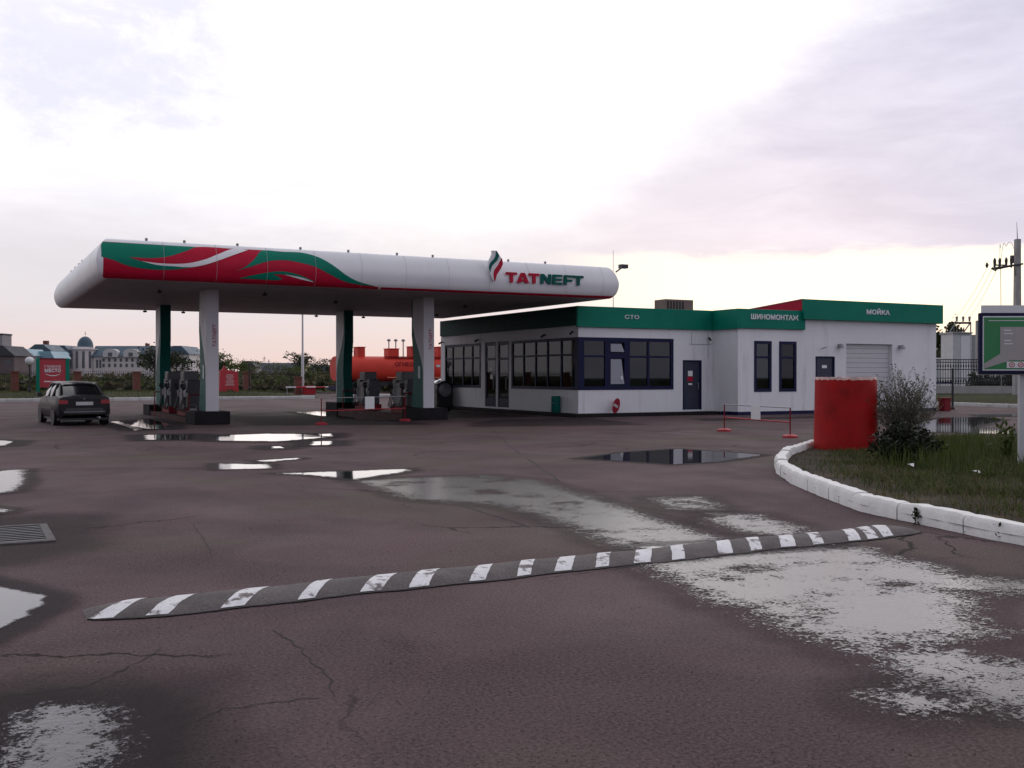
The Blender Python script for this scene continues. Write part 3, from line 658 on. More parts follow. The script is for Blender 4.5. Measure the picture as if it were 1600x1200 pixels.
fz('red_wave', M_RED, 'red_u', 'red_l', .004, 110, 16); fz('green_wave', M_GREEN, 'g1_u', 'g1_l', .008, 60, 14); fz('red_wave', M_RED, 'w_u', 'w_l', .012); fz('white_stroke', M_FASW, 's_u', 's_l', .016)
fz('green_wave', M_GREEN, 'g2_u', 'g2_l', .008); fz('green_wave', M_GREEN, 'g3_u', 'g3_l', .008, 24); fz('green_wave', M_GREEN, 'g4_u', 'g4_l', .012, 40); fz('white_stroke', M_FASW, 'm_u', 'm_l', .016, 24); fz('red_line', M_RED, 'rl_u', 'rl_l', .004, 60, 4)
# joints between the fascia panels
m_joint = mat('panel_joint_grey', (.42, .40, .42), .6)
for x in np.arange(CX0 + 1.55, CX1, 1.55): MB().strip([(x - .004, CY0 - o_at(z) - .0185, z) for z in PZ[1:-3]], [(x + .004, CY0 - o_at(z) - .0185, z) for z in PZ[1:-3]]).build('panel_joint', m_joint, can)
for y in np.arange(CY0 + 1.5, CY1, 1.5): MB().strip([(CX0 - o_at(z) - .004, y - .006, z) for z in PZ[1:-3]], [(CX0 - o_at(z) - .004, y + .006, z) for z in PZ[1:-3]]).build('panel_joint', m_joint, can)
# raised name on the fascia
def glyph(ch, x, z, w, h, m, y=32.345, dp=0.06):
    s = 0.27
    P = {'T': [(0, 1), (0, .76), (.5 - s / 2, .76), (.5 - s / 2, 0), (.5 + s / 2, 0), (.5 + s / 2, .76), (1, .76), (1, 1)],
         'N': [(0, 0), (0, 1), (.30, 1), (.74, .40), (.74, 1), (1, 1), (1, 0), (.72, 0), (.26, .62), (.26, 0)],
         'E': [(0, 0), (0, 1), (1, 1), (1, .79), (.30, .79), (.30, .60), (.93, .60), (.93, .40), (.30, .40), (.30, .21), (1, .21), (1, 0)],
         'F': [(0, 0), (0, 1), (1.06, 1), (1.06, .79), (.30, .79), (.30, .57), (.93, .57), (.93, .36), (.30, .36), (.30, 0)],
         'A': None}[ch]
    b = MB()
    if ch == 'A':
        for q in ([(0, 0), (.34, 1), (.52, 1), (.52, .80), (.29, 0)], [(1, 0), (.71, 0), (.52, .80), (.52, 1), (.66, 1)], [(.262, .16), (.325, .36), (.655, .36), (.708, .16)]):
            b.prism([(x + w * a, z + h * c) for a, c in q], y, y - dp + (.004 if len(q) == 4 else 0), 'Y')
    else: b.prism([(x + w * a, z + h * c) for a, c in P], y, y - dp, 'Y')
    b.build('letter', m, can)
xs = 16.80
for i, ch in enumerate('TATNEFT'):
    w = (.43, .47, .43, .43, .40, .38, .43)[i]; glyph(ch, xs, 4.86, w, .355, M_RED if i < 3 else M_DGREEN); xs += w + (.005, -.0, .05, .06, .065, .01, 0)[i]
# flame emblem standing on the fascia
def lx(px): return 16.1 + (px / 8 + 740 - 763) * .0252
def lz(py): return 5.91 - (py / 8 + 380 - 392) * .0215
fl_l = [(485, 250), (460, 230), (370, 195), (290, 180), (220, 190), (130, 228), (95, 225)]
fl_r = [(485, 262), (460, 268), (400, 282), (320, 330), (260, 358), (200, 350), (140, 312), (90, 282)]
def outline(tab, py): return interp(sorted([(a, b) for a, b in tab]), py)
def flame(name, m, L, Rr, pys, y, dp):
    b = MB(); A = []; 
    for py in pys: A.append((L(py), Rr(py), py))
    pts = [(lx(a), lz(py)) for a, c, py in A] + [(lx(c), lz(py)) for a, c, py in A[::-1]]
    b.prism(pts, y, y - dp, 'Y'); return b.build(name, m, can)
full = list(np.linspace(90, 485, 28))
flame('emblem_panel', M_LETTER, lambda p: outline(fl_l, p), lambda p: outline(fl_r, p), full, 32.34, .09)
gl_l = [(95, 268), (120, 272), (180, 258), (250, 200), (300, 183), (370, 197)]; gl_r = [(95, 283), (150, 312), (210, 290), (290, 222), (340, 207), (370, 203)]
flame('emblem_stripe', M_DGREEN, lambda p: outline(gl_l, p), lambda p: outline(gl_r, p), list(np.linspace(96, 368, 22)), 32.252, .012)
rd_l = [(180, 338), (210, 328), (270, 298), (340, 250), (400, 240), (460, 246), (480, 252)]; rd_r = [(180, 341), (200, 350), (260, 358), (320, 330), (400, 282), (480, 263)]
flame('emblem_stripe', M_RED, lambda p: outline(rd_l, p), lambda p: outline(rd_r, p), list(np.linspace(182, 478, 22)), 32.252, .012)
# bulbs along the roof edge
bx = MB().lathe([(.035, 0), (.035, .03), (.045, .035), (.045, .07), (.025, .09), (0, .10)], (0, 0, 0), 10)
for x in (4.9, 6.0, 7.6, 9.6, 11.2, 12.9, 14.2, 17.1, 18.6):
    o = MB.build(bx, 'edge_lamp', M_GREY, None); o.parent = can
    o.location = (x - can.location.x, CY0 - can.location.y + .02, 5.625)
for y in (40, 41.2, 42.6, 44.2):
    o2 = o.copy(); COL.objects.link(o2); o2.location = (CX0 - can.location.x + .02, y - can.location.y, 5.625)
# flood lamp on the right end, lamps under the soffit
b = MB(); b.tube([(21.55, 32.6, 5.45), (21.75, 32.5, 5.62)], .03, 6); b.box(21.68, 21.98, 32.4, 32.62, 5.6, 5.74); b.build('flood_lamp', M_DARK, can)
for (x, y) in ((7.0, 47.2), (8.6, 47.2), (14.6, 47.2), (16.9, 47.2), (5.8, 36.0), (9.2, 35.6), (12.5, 38), (17.9, 38), (19.3, 44)):
    b = MB(); b.tube([(x, y, 4.46), (x, y, 4.36)], .03, 6); b.lathe([(.07, -.0), (.09, .05), (.09, .07), (0, .07)], (x, y, 4.33), 12); b.build('soffit_lamp', M_DARK, can, smooth=True)
# columns: white outer blade widening to the top, green inner fin
def column(xc, yo, sgn):
    """yo outer face, sgn +1 when the column flares towards +Y"""
    w = .41; zb = .43; N = 24; cw = []; cf = []
    for i in range(N + 1):
        z = zb + (4.449 - zb) * i / N; u = (z - zb) / (4.449 - zb); s = max(0, min(1, (u - .30) / .5)); s = s * s * (3 - 2 * s)
        cw.append((.07 + .98 * s, z)); cf.append((max(1.20 - .22 * math.sin(min(1, u * 1.5) * math.pi) - .05 * s, .07 + .98 * s + .001), z))
    wh = [(yo, zb), (yo, 4.449)] + [(yo + sgn * d, z) for d, z in cw[::-1]]
    MB().prism(wh, xc - w / 2, xc + w / 2, 'X').build('column', M_COLW, can)
    gr = [(yo + sgn * (d + .002), z) for d, z in cw] + [(yo + sgn * (d + .003), z) for d, z in cf[::-1]]
    b = MB(); x0, x1 = xc - w / 2 + .004, xc + w / 2 - .004
    A = [(x0, yo + sgn * (d + .002), z) for d, z in cw]; B = [(x0, yo + sgn * (d + .003), z) for d, z in cf]; A1 = [(x1, p[1], p[2]) for p in A]; B1 = [(x1, p[1], p[2]) for p in B]
    b.grid([A, B, B1, A1]); b.build('column_fin', M_DGREEN, can)
for xc in (7.3, 15.03):
    column(xc, 34.98, 1); column(xc, 45.0, -1)
    letters('TATNEFT', .75, .13, mat('faded_red_letter', (.42, .14, .18), .6), can, (xc + .13, 34.975, 2.55), ux=(0, 0, 1), uz=(-1, 0, 0), depth=.004, bold=.03)
for xc in (7.3, 15.03):
    o = MB().box(xc - .215, xc - .208, 35.3, 35.5, 1.5, 1.95).build('notice', M_PAPER, can)

# pump islands
for k, xc in enumerate((7.25, 15.1)):
    isl = thing('pump_island', ['dark kerbed pump island under the left canopy columns', 'dark kerbed pump island under the right canopy columns'][k], 'pump island', (xc, 40, 0))
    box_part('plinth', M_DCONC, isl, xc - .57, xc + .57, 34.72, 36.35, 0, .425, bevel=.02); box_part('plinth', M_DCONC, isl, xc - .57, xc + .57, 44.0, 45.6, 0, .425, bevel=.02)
    box_part('deck', M_DCONC, isl, xc - .5, xc + .5, 36.352, 43.998, 0, .17, bevel=.015)
    m_ke = mat('blackened_red_edge', (.05, .004, .007), .6, spec=.15, var=.3); box_part('kerb_edge', m_ke, isl, xc - .53, xc - .502, 36.352, 43.998, 0, .185); box_part('kerb_edge', m_ke, isl, xc + .502, xc + .53, 36.352, 43.998, 0, .185)
    for y0 in (36.5, 43.6): 
        b = MB(); b.tube([(xc - .42, y0, .17), (xc - .42, y0, .95), (xc + .42, y0, .95), (xc + .42, y0, .17)], .03, 8); b.build('guard_hoop', M_DRED, isl, smooth=True)

# dispensers: base, cabinet, display head, side racks with nozzles and hoses
m_disp = mat('dispenser_grey', (.085, .08, .082), .5, var=.1); m_disp2 = mat('dispenser_panel', (.16, .155, .16), .5, var=.06)
def dispenser(label, x, y, grp):
    d = thing('fuel_dispenser', label, 'fuel pump', (x, y, .17), group=None)
    L = MB
    box_part('base', M_DRED, d, x - .3, x + .3, y - .80, y + .80, .17, .42, bevel=.01)
    box_part('cabinet', m_disp, d, x - .27, x + .27, y - .36, y + .36, .421, 1.34, bevel=.015)
    box_part('front_panel', m_disp2, d, x - .285, x - .272, y - .31, y + .31, .55, 1.28)
    box_part('display_head', m_disp, d, x - .25, x + .25, y - .36, y + .36, 1.40, 1.76, bevel=.02)
    box_part('screen', M_DARK, d, x - .262, x - .252, y - .28, y + .28, 1.46, 1.70)
    box_part('neck', M_DARK, d, x - .16, x + .16, y - .3, y + .3, 1.341, 1.399)
    for s in (-1, 1):
        box_part('nozzle_rack', M_DARK, d, x - .22, x + .22, y + s * .575 - .20, y + s * .575 + .20, .421, 1.46, bevel=.02)
        for j in range(3):
            yy = y + s * .575 + (j - 1) * .14
            b = MB(); b.tube([(x - .25, yy, 1.12), (x - .31, yy, 1.05), (x - .33, yy, .92), (x - .29, yy, .84)], [.022, .03, .026, .016], 8); b.box(x - .345, x - .29, yy - .02, yy + .02, .95, 1.07)
            nz = b.build('nozzle', [M_LGREY, M_DGREEN, M_DRED][j], d, smooth=True)
            MB().tube([(x - .32, yy, 1.1), (x - .40, yy, 1.22), (x - .36, yy, 1.32), (x - .30, yy + .02, .9), (x - .42, yy + .04, .42), (x - .36, yy + .05, .33), (x - .24, yy + .06, .5)], .017, 7).build('hose', M_BLACK, nz, smooth=True)
            box_part('holster', M_LGREY, nz, x - .24, x - .222, yy - .045, yy + .045, .86, 1.0)
    return d
dispenser('grey fuel dispenser on the left island nearer the front column', 7.25, 38.6, 0)
dispenser('grey fuel dispenser on the left island nearer the rear column', 7.25, 41.9, 0)
dispenser('grey fuel dispenser on the right island nearer the front column', 15.1, 37.45, 0)
dispenser('grey fuel dispenser on the right island nearer the rear column', 15.1, 41.6, 0)
bk = thing('bucket', 'small pale bucket on the left pump island', 'bucket', (7.0, 36.95, .185)); MB().lathe([(.11, 0), (.15, .28), (.155, .28), (.14, .27), (.10, .02), (0, .02)], (7.0, 36.75, .186), 16).build('pail', M_LGREY, bk, smooth=True)
MB().tube([(6.86, 36.75, .46), (6.88, 36.75, .58), (7.0, 36.75, .63), (7.12, 36.75, .58), (7.14, 36.75, .46)], .008, 6).build('handle', M_GREY, bk)

# ------------------------------------------------------------------ service building
XW, YS, XT, YT, XE, YN = 21.15, 34.6, 27.7, 33.0, 39.2, 47.45
sb = thing('service_building', 'long white single storey shop and car wash with green roof band', 'building', (30, 40, 0))
TH = .28
def wall(axis, c, thick, a0, a1, z0, z1, holes, m=M_WHITE, name='wall'):
    """wall on plane axis=c, thickness towards +; rectangular openings (a0,a1,z0,z1)"""
    As = sorted({a0, a1, *[h[0] for h in holes], *[h[1] for h in holes]}); Zs = sorted({z0, z1, *[h[2] for h in holes], *[h[3] for h in holes]})
    def solid(i, k):
        if not (0 <= i < len(As) - 1 and 0 <= k < len(Zs) - 1): return False
        x, z = (As[i] + As[i + 1]) / 2, (Zs[k] + Zs[k + 1]) / 2
        return not any(h[0] < x < h[1] and h[2] < z < h[3] for h in holes)
    def q(a, d, z): return (c + d, a, z) if axis == 'X' else (a, c + d, z)
    b = MB()
    for i in range(len(As) - 1):
        for k in range(len(Zs) - 1):
            if not solid(i, k): continue
            A, B, Z, Y = As[i], As[i + 1], Zs[k], Zs[k + 1]
            b.poly([q(A, 0, Z), q(B, 0, Z), q(B, 0, Y), q(A, 0, Y)]); b.poly([q(A, thick, Z), q(A, thick, Y), q(B, thick, Y), q(B, thick, Z)])
            if not solid(i - 1, k): b.poly([q(A, 0, Z), q(A, 0, Y), q(A, thick, Y), q(A, thick, Z)])
            if not solid(i + 1, k): b.poly([q(B, 0, Z), q(B, thick, Z), q(B, thick, Y), q(B, 0, Y)])
            if not solid(i, k - 1): b.poly([q(A, 0, Z), q(A, thick, Z), q(B, thick, Z), q(B, 0, Z)])
            if not solid(i, k + 1): b.poly([q(A, 0, Y), q(B, 0, Y), q(B, thick, Y), q(A, thick, Y)])
    return b.build(name, m, sb)
WZ0, WZ1 = 1.04, 3.10
wall('Y', YS, TH, XW, XT, .10, 3.6, [(XW - .001, 25.68, WZ0, WZ1), (26.16, 27.12, .2, 2.24)])
wall('X', XW, TH, YS + TH + .001, YN, .10, 3.6, [(YS + TH + .001, 40.15, WZ0, WZ1), (40.4, 41.5, .2, 3.12), (41.65, 42.77, .2, 3.12), (43.2, 47.2, WZ0, WZ1)])
wall('X', XT, TH, YT + TH + .001, YS - .001, .10, 3.6, [])
wall('Y', YT, TH, XT, 31.0, .10, 3.6, [(28.54, 29.46, .94, 3.02), (29.87, 30.81, .94, 3.02)])
wall('Y', YT, TH, 31.001, XE, .10, 4.0, [(31.88, 32.97, .12, 2.42), (33.64, 36.41, .1, 2.98)])
wall('X', XE - TH, TH, YT + TH + .001, YN, .10, 4.0, []); wall('Y', YN, TH, XW, XE, .10, 3.6, [])
box_part('floor', M_CONC, sb, XW + .05, XE - .05, YS + .02, YN - .02, 0, .18)
box_part('inner_wall', mat('interior_wall', (0.32, 0.32, 0.30), .8), sb, XW + .3, XT - .01, 39.6, 39.75, .19, 3.55)
box_part('ceiling', mat('interior_ceiling', (0.5, 0.5, 0.5), .8), sb, XW + .3, XE - .3, YS + .3, YN - .3, 3.45, 3.52)
box_part('roof', M_ROOF, sb, XW + .02, 31, YS + .02, YN + .2, 3.62, 3.72)
box_part('roof', M_ROOF, sb, 27.8, 31, YT + .05, YS + .019, 3.62, 3.72); box_part('roof', M_ROOF, sb, 31.15, XE, YT + .05, YN + .2, 4.05, 4.34)
# plinth strip
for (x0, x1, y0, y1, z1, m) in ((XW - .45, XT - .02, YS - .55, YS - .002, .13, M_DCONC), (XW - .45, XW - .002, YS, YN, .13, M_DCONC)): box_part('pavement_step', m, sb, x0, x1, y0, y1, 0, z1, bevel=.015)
box_part('plinth', M_NAVY, sb, XT - .02, XE + .01, YT - .02, YT + .2, 0, .14); box_part('plinth', M_NAVY, sb, XT - .02, XT + .2, YT + .2, YS - .56, 0, .14)
# green roof band
F0, F1 = 3.49, 4.30
def band(x0, x1, y0, y1, z0, z1, m=M_GREEN): return box_part('roof_band', m, sb, x0, x1, y0, y1, z0, z1, bevel=.01)
band(XW - .12, XT - .002, YS - .12, YS - .002, F0, F1); band(XW - .12, XW - .002, YS - .001, YN + .12, F0 + .06, F1, mat('shaded_green_band', (.002, .05, .045), .55, spec=.1))  # west side: same green band, canopy shade put into a darker base colour
band(XT - .12, XT - .002, YT - .12, YS - .121, F0 + .002, F1 + .002); band(XT - .001, 31.2, YT - .12, YT - .002, F0 + .03, F1 + .004)
band(31.0, XE + .15, YT - .26, YT - .122, 3.95, 4.79); band(XE + .002, XE + .15, YT - .12, YN, 3.95, 4.79)
MB().prism([(YT - .12, 4.33), (YT - .12, 4.78), (38.8, 4.36), (38.8, 4.33)], 31.0, 31.12, 'X').build('roof_band', M_RED, sb); MB().prism([(YT - .12, 4.782), (YT - .12, 4.807), (38.8, 4.387), (38.8, 4.362)], 30.98, 31.14, 'X').build('band_trim', M_LGREY, sb)
letters('СТО', .68, .16, M_LETTER, sb, (23.22, YS - .122, 3.85), bold=.01); letters('ШИНОМОНТАЖ', 2.54, .22, M_LETTER, sb, (28.26, YT - .122, 3.89), bold=.03); letters('МОЙКА', 1.4, .27, M_LETTER, sb, (34.55, YT - .262, 4.25), bold=.03)
# window frames and panes
def frame_bar(name, par, x0, x1, y0, y1, z0, z1): return box_part(name, M_NAVY, par, x0, x1, y0, y1, z0, z1, bevel=.006)
def window_y(x0, x1, z0, z1, mull, trans, yf, w=.10, fr=.14):
    """window in a wall facing -Y: frame, mullions, transom and one pane for each opening"""
    par = MB().box(x0, x1, yf, yf + .1, z0, z0 + fr).box(x0, x1, yf, yf + .1, z1 - fr, z1).box(x0, x0 + fr, yf, yf + .1, z0 + fr, z1 - fr).box(x1 - fr, x1, yf, yf + .1, z0 + fr, z1 - fr).build('window', M_NAVY, sb)
    xs = [x0 + fr] + [v for mm in mull for v in (mm - w / 2, mm + w / 2)] + [x1 - fr]; zs = [z0 + fr] + [v for tt in trans for v in (tt - .04, tt + .04)] + [z1 - fr]
    for mm in mull: frame_bar('mullion', par, mm - w / 2, mm + w / 2, yf + .003, yf + .097, z0 + fr, z1 - fr)
    for i in range(0, len(xs), 2):
        for tt in trans: frame_bar('transom', par, xs[i], xs[i + 1], yf + .01, yf + .09, tt - .04, tt + .04)
        for k in range(0, len(zs), 2): box_part('pane', M_GLASS, par, xs[i], xs[i + 1], yf + .04, yf + .052, zs[k], zs[k + 1])
    return par
def window_x(y0, y1, z0, z1, mull, trans, xf, w=.09, fr=.12):
    par = MB().box(xf, xf + .1, y0, y1, z0, z0 + fr).box(xf, xf + .1, y0, y1, z1 - fr, z1).box(xf, xf + .1, y0, y0 + fr, z0 + fr, z1 - fr).box(xf, xf + .1, y1 - fr, y1, z0 + fr, z1 - fr).build('window', M_NAVY, sb)
    ys = [y0 + fr] + [v for mm in mull for v in (mm - w / 2, mm + w / 2)] + [y1 - fr]; zs = [z0 + fr] + [v for tt in trans for v in (tt - .04, tt + .04)] + [z1 - fr]
    for mm in mull: frame_bar('mullion', par, xf + .003, xf + .097, mm - w / 2, mm + w / 2, z0 + fr, z1 - fr)
    for i in range(0, len(ys), 2):
        for tt in trans: frame_bar('transom', par, xf + .01, xf + .09, ys[i], ys[i + 1], tt - .04, tt + .04)
        for k in range(0, len(zs), 2): box_part('pane', M_GLASS, par, xf + .04, xf + .052, ys[i], ys[i + 1], zs[k], zs[k + 1])
    return par
window_y(XW + .12, 22.50, WZ0, WZ1, [], [2.36], YS - .02)
window_y(23.40, 25.68, WZ0, WZ1, [24.44], [2.36], YS - .02)
# opened sash between the two fixed windows
op = MB().box(22.502, 23.398, YS - .02, YS + .08, WZ0, WZ0 + .2).box(22.502, 23.398, YS - .02, YS + .08, WZ1 - .2, WZ1).box(22.502, 22.62, YS - .02, YS + .08, WZ0 + .2, WZ1 - .2).box(23.28, 23.398, YS - .02, YS + .08, WZ0 + .2, WZ1 - .2).box(22.62, 23.28, YS - .02, YS + .08, 2.28, 2.50).build('window', M_NAVY, sb)
m_blind = mat('grey_window_blind', (0.30, 0.32, 0.36), .6, var=.05)
for (z0, z1) in ((1.27, 2.25), (2.54, 2.86)):
    b = MB(); y = YS - .03; b.prism([(22.62, z0), (23.26, z0), (23.12, z1), (22.62, z1)], y + .02, y - .01, 'Y'); b.build('pane', m_blind, op)
box_part('notice', M_PAPER, op, 23.08, 23.17, YS - .06, YS - .045, 1.45, 1.58)
box_part('corner_post', M_NAVY, sb, XW - .02, XW + .118, YS - .02, YS + .12, WZ0, WZ1)
window_x(YS + .121, 40.15, WZ0, WZ1, [35.9, 37.0, 38.0, 39.05], [2.42], XW - .02); window_x(43.2, 47.2, WZ0, WZ1, [44.1, 45.1, 46.3], [2.42], XW - .02)
for x0, x1 in ((28.54, 29.46), (29.87, 30.81)): window_y(x0, x1, .94, 3.02, [], [2.35], YT - .02, fr=.12)
# doors
m_dark_door = mat('dark_blue_door', (0.014, 0.02, 0.045), .4, var=.15)
def door_y(x0, x1, z0, z1, y):
    d = box_part('door', m_dark_door, sb, x0 + .07, x1 - .07, y + .05, y + .1, z0, z1 - .07)
    MB().box(x0, x0 + .068, y, y + .14, z0, z1).box(x1 - .068, x1, y, y + .14, z0, z1).box(x0 + .068, x1 - .068, y, y + .14, z1 - .068, z1).build('frame', M_NAVY, d)
    MB().tube([(x1 - .17, y + .05, 1.05), (x1 - .17, y - .01, 1.08), (x1 - .17, y - .01, 1.28), (x1 - .17, y + .05, 1.31)], .014, 6).build('handle', M_GREY, d); return d
d1 = door_y(26.16, 27.12, .2, 2.24, YS - .01)
box_part('notice', M_PAPER, d1, 26.45, 26.68, YS + .028, YS + .038, 1.58, 1.80); box_part('notice', M_RED, d1, 26.42, 26.70, YS + .028, YS + .038, 1.38, 1.555); box_part('notice', M_PAPER, d1, 26.47, 26.66, YS + .028, YS + .038, 1.22, 1.29)
d2 = door_y(31.88, 32.97, .12, 2.42, YT - .01); box_part('notice', M_PAPER, d2, 32.28, 32.55, YT + .028, YT + .038, 1.92, 2.05)
for y0, y1 in ((40.4, 41.5), (41.65, 42.77)):
    d = MB().box(XW + .02, XW + .1, y0, y0 + .12, .2, 3.12).box(XW + .02, XW + .1, y1 - .12, y1, .2, 3.12).box(XW + .02, XW + .1, y0 + .12, y1 - .12, .2, .6).box(XW + .02, XW + .1, y0 + .12, y1 - .12, 2.95, 3.12).box(XW + .02, XW + .1, y0 + .12, y1 - .12, 2.3, 2.4).build('door', M_NAVY, sb)
    box_part('pane', M_GLASS, d, XW + .05, XW + .062, y0 + .12, y1 - .12, .6, 2.3); box_part('pane', M_GLASS, d, XW + .05, XW + .062, y0 + .12, y1 - .12, 2.4, 2.95)
    MB().tube([(XW + .02, y0 + .2, 1.0), (XW - .04, y0 + .2, 1.02), (XW - .04, y0 + .2, 1.5), (XW + .02, y0 + .2, 1.52)], .015, 6).build('handle', M_GREY, d)
for k, z in enumerate((1.45, 1.8)): box_part('sticker', M_PAPER, d, XW + .035, XW + .045, 42.05, 42.3, z, z + .2)
# notices and goods inside the shop
for (x0, x1, y0, y1, z0, z1, m) in ((21.5, 21.52, 45.3, 46.2, 2.5, 3.0, M_PAPER), (21.5, 21.52, 39.2, 39.9, 1.1, 1.75, M_LGREY), (21.5, 21.52, 36.1, 36.4, 1.1, 1.4, M_PAPER), (21.6, 21.9, 36.6, 37.2, .2, 2.3, M_DRED), (22.3, 25.3, 38.4, 39.0, .2, 1.9, M_LGREY), (24.0, 25.5, 35.3, 35.35, 1.1, 1.62, M_LGREY), (21.45, 21.47, 35.25, 35.5, 1.1, 1.35, M_PAPER), (28.6, 29.3, 36, 36.2, .2, 2.3, M_CONC), (29.9, 30.7, 36.5, 36.7, .2, 2.0, M_LGREY)):
    box_part('shop_fitting', m, sb, x0, x1, y0, y1, z0, z1)
# roller shutter in its recess
m_sh = mat('shutter_slat', (0.55, 0.55, 0.56), .5, var=.04)
for k in range(14): box_part('shutter_slat', m_sh, sb, 33.645, 36.405, YT + .17 + (k % 2) * .004, YT + .2, .1 + k * .206, .1 + k * .206 + .198, bevel=.008)
for x in (33.2, 36.85):
    b = MB(); b.box(x - .05, x + .05, YT - .12, YT - .002, 2.82, 2.95); b.lathe([(.05, .1), (.11, .02), (.13, -.08), (0, -.09)], (x, YT - .18, 2.86), 12); b.build('wall_lamp', M_GREY, sb, smooth=True)
b = MB(); b.tube([(32.2, YT - .02, 2.75), (32.2, YT - .3, 2.8)], .02, 6); b.build('bracket', M_GREY, sb)
b = MB(); b.tube([(33.2, YT - .06, 1.3), (33.2, YT - .06, 1.55)], .05, 8); b.build('push_button', M_DARK, sb)
# cameras, conduits, boxes on the walls
def cctv(x, y, z, dx, dy):
    b = MB(); b.tube([(x, y, z), (x + dx * .1, y + dy * .1, z + .02)], .02, 6); b.tube([(x + dx * .1, y + dy * .1, z + .02), (x + dx * .3, y + dy * .3, z - .08)], .045, 8); b.build('security_camera', M_DARK, sb, smooth=True)
cctv(27.45, YS - .01, 3.15, -.2, -.8); cctv(XW - .01, 34.95, 3.3, -.8, -.5); cctv(XW - .01, 37.1, 3.25, -.9, -.2); cctv(XW - .01, 43.3, 3.25, -.9, -.1); cctv(XW - .01, 47.3, 3.25, -.9, .2)
b = MB(); b.tube([(26.5, YS - .015, 2.9), (27.6, YS - .015, 2.9)], .008, 5); b.tube([(27.45, YS - .015, 2.3), (27.45, YS - .015, 3.45)], .008, 5); b.tube([(26.6, YS - .015, 2.9), (26.6, YS - .015, 3.4)], .006, 5); b.build('conduit', M_GREY, sb)
# roof vent, masts
vt = MB().box(29.25, 30.85, 40.0, 40.9, 4.2, 5.2).build('roof_vent', mat('vent_brown_metal', (0.17, 0.12, 0.10), .6), sb)
for k in range(6): box_part('louvre', M_BLACK, vt, 29.33 + k * .175, 29.42 + k * .175, 39.985, 39.999, 4.4, 5.12)
MB().box(29.25, 30.85, 40.0, 40.9, 3.725, 4.199).build('vent_base', M_ROOF, sb)
MB().tube([(24.6, 37.4, 3.6), (24.6, 37.4, 6.95)], [.02, .008], 6).build('antenna_mast', M_GREY, sb)

# ------------------------------------------------------------------ things beside the building
sg = thing('no_entry_sign', 'round red no entry sign leaning against the shop wall', 'road sign', (22.9, YS - .3, .13))
sg.rotation_euler = (0, 0, 0)
def tilt_disc(r, off, m, name, rect=None):
    n = (-VIEW * .36 - RIGHT * .90 + Vector((0, 0, .22))).normalized(); c = Vector((22.72, YS - .26, .42)); u = n.cross(Vector((0, 0, 1))).normalized(); w = u.cross(n)
    ca, sa = math.cos(.25), math.sin(.25); u, w = u * ca + w * sa, w * ca - u * sa; b = MB()
    pts = [(r * math.cos(2 * math.pi * i / 40), r * math.sin(2 * math.pi * i / 40)) for i in range(40)] if rect is None else rect
    A = [c + u * x + w * y + n * off for x, y in pts]; B = [p - n * .012 for p in A]; k = len(pts); b.v = [tuple(p) for p in A + B]
    b.f = [tuple(range(k)), tuple(range(k, 2 * k))[::-1]] + [(i, k + i, k + (i + 1) % k, (i + 1) % k) for i in range(k)]
    return b.build(name, m, sg)
tilt_disc(.30, 0, M_RED, 'disc'); tilt_disc(0, .014, M_LETTER, 'bar', [(-.2, -.05), (.2, -.05), (.2, .05), (-.2, .05)])
bn = thing('litter_bin', 'dark green upright litter bin by the shop corner', 'bin', (20.85, 35.9, .13)); MB().lathe([(.17, 0), (.19, .05), (.19, .62), (.17, .66), (.155, .66), (.15, .1), (0, .1)], (20.9, 35.9, .131), 18).build('body', M_DGREEN, bn, smooth=True)
MB().tube([(20.72, 35.75, .5), (20.7, 35.9, .53), (20.72, 36.05, .5)], .012, 6).build('hoop', M_GREY, bn)
cb_ = thing('hose_reel_cabinet', 'dark service cabinet with a round hose reel at the far end of the shop', 'cabinet', (20.4, 46.4, 0))
box_part('cabinet', M_BLACK, cb_, 20.15, 21.0, 45.9, 46.9, 0, 1.25, bevel=.04); MB().lathe([(.40, 0), (.44, .03), (.44, .12), (.38, .14), (.36, .06), (.12, .06), (.12, .16), (0, .16)], (20.55, 45.895, .92), 28, 'Y').build('reel', M_DARK, cb_, smooth=True)
MB().lathe([(.30, 0), (.33, .02), (.33, .1), (.30, .12)], (20.55, 45.84, .92), 28, 'Y').build('hose_coil', M_GREY, cb_, smooth=True)
MB().tube([(20.3, 45.85, .7), (20.1, 45.7, .2), (19.9, 45.6, .03), (19.6, 45.9, .03)], .025, 8).build('hose', M_RUB, cb_, smooth=True)

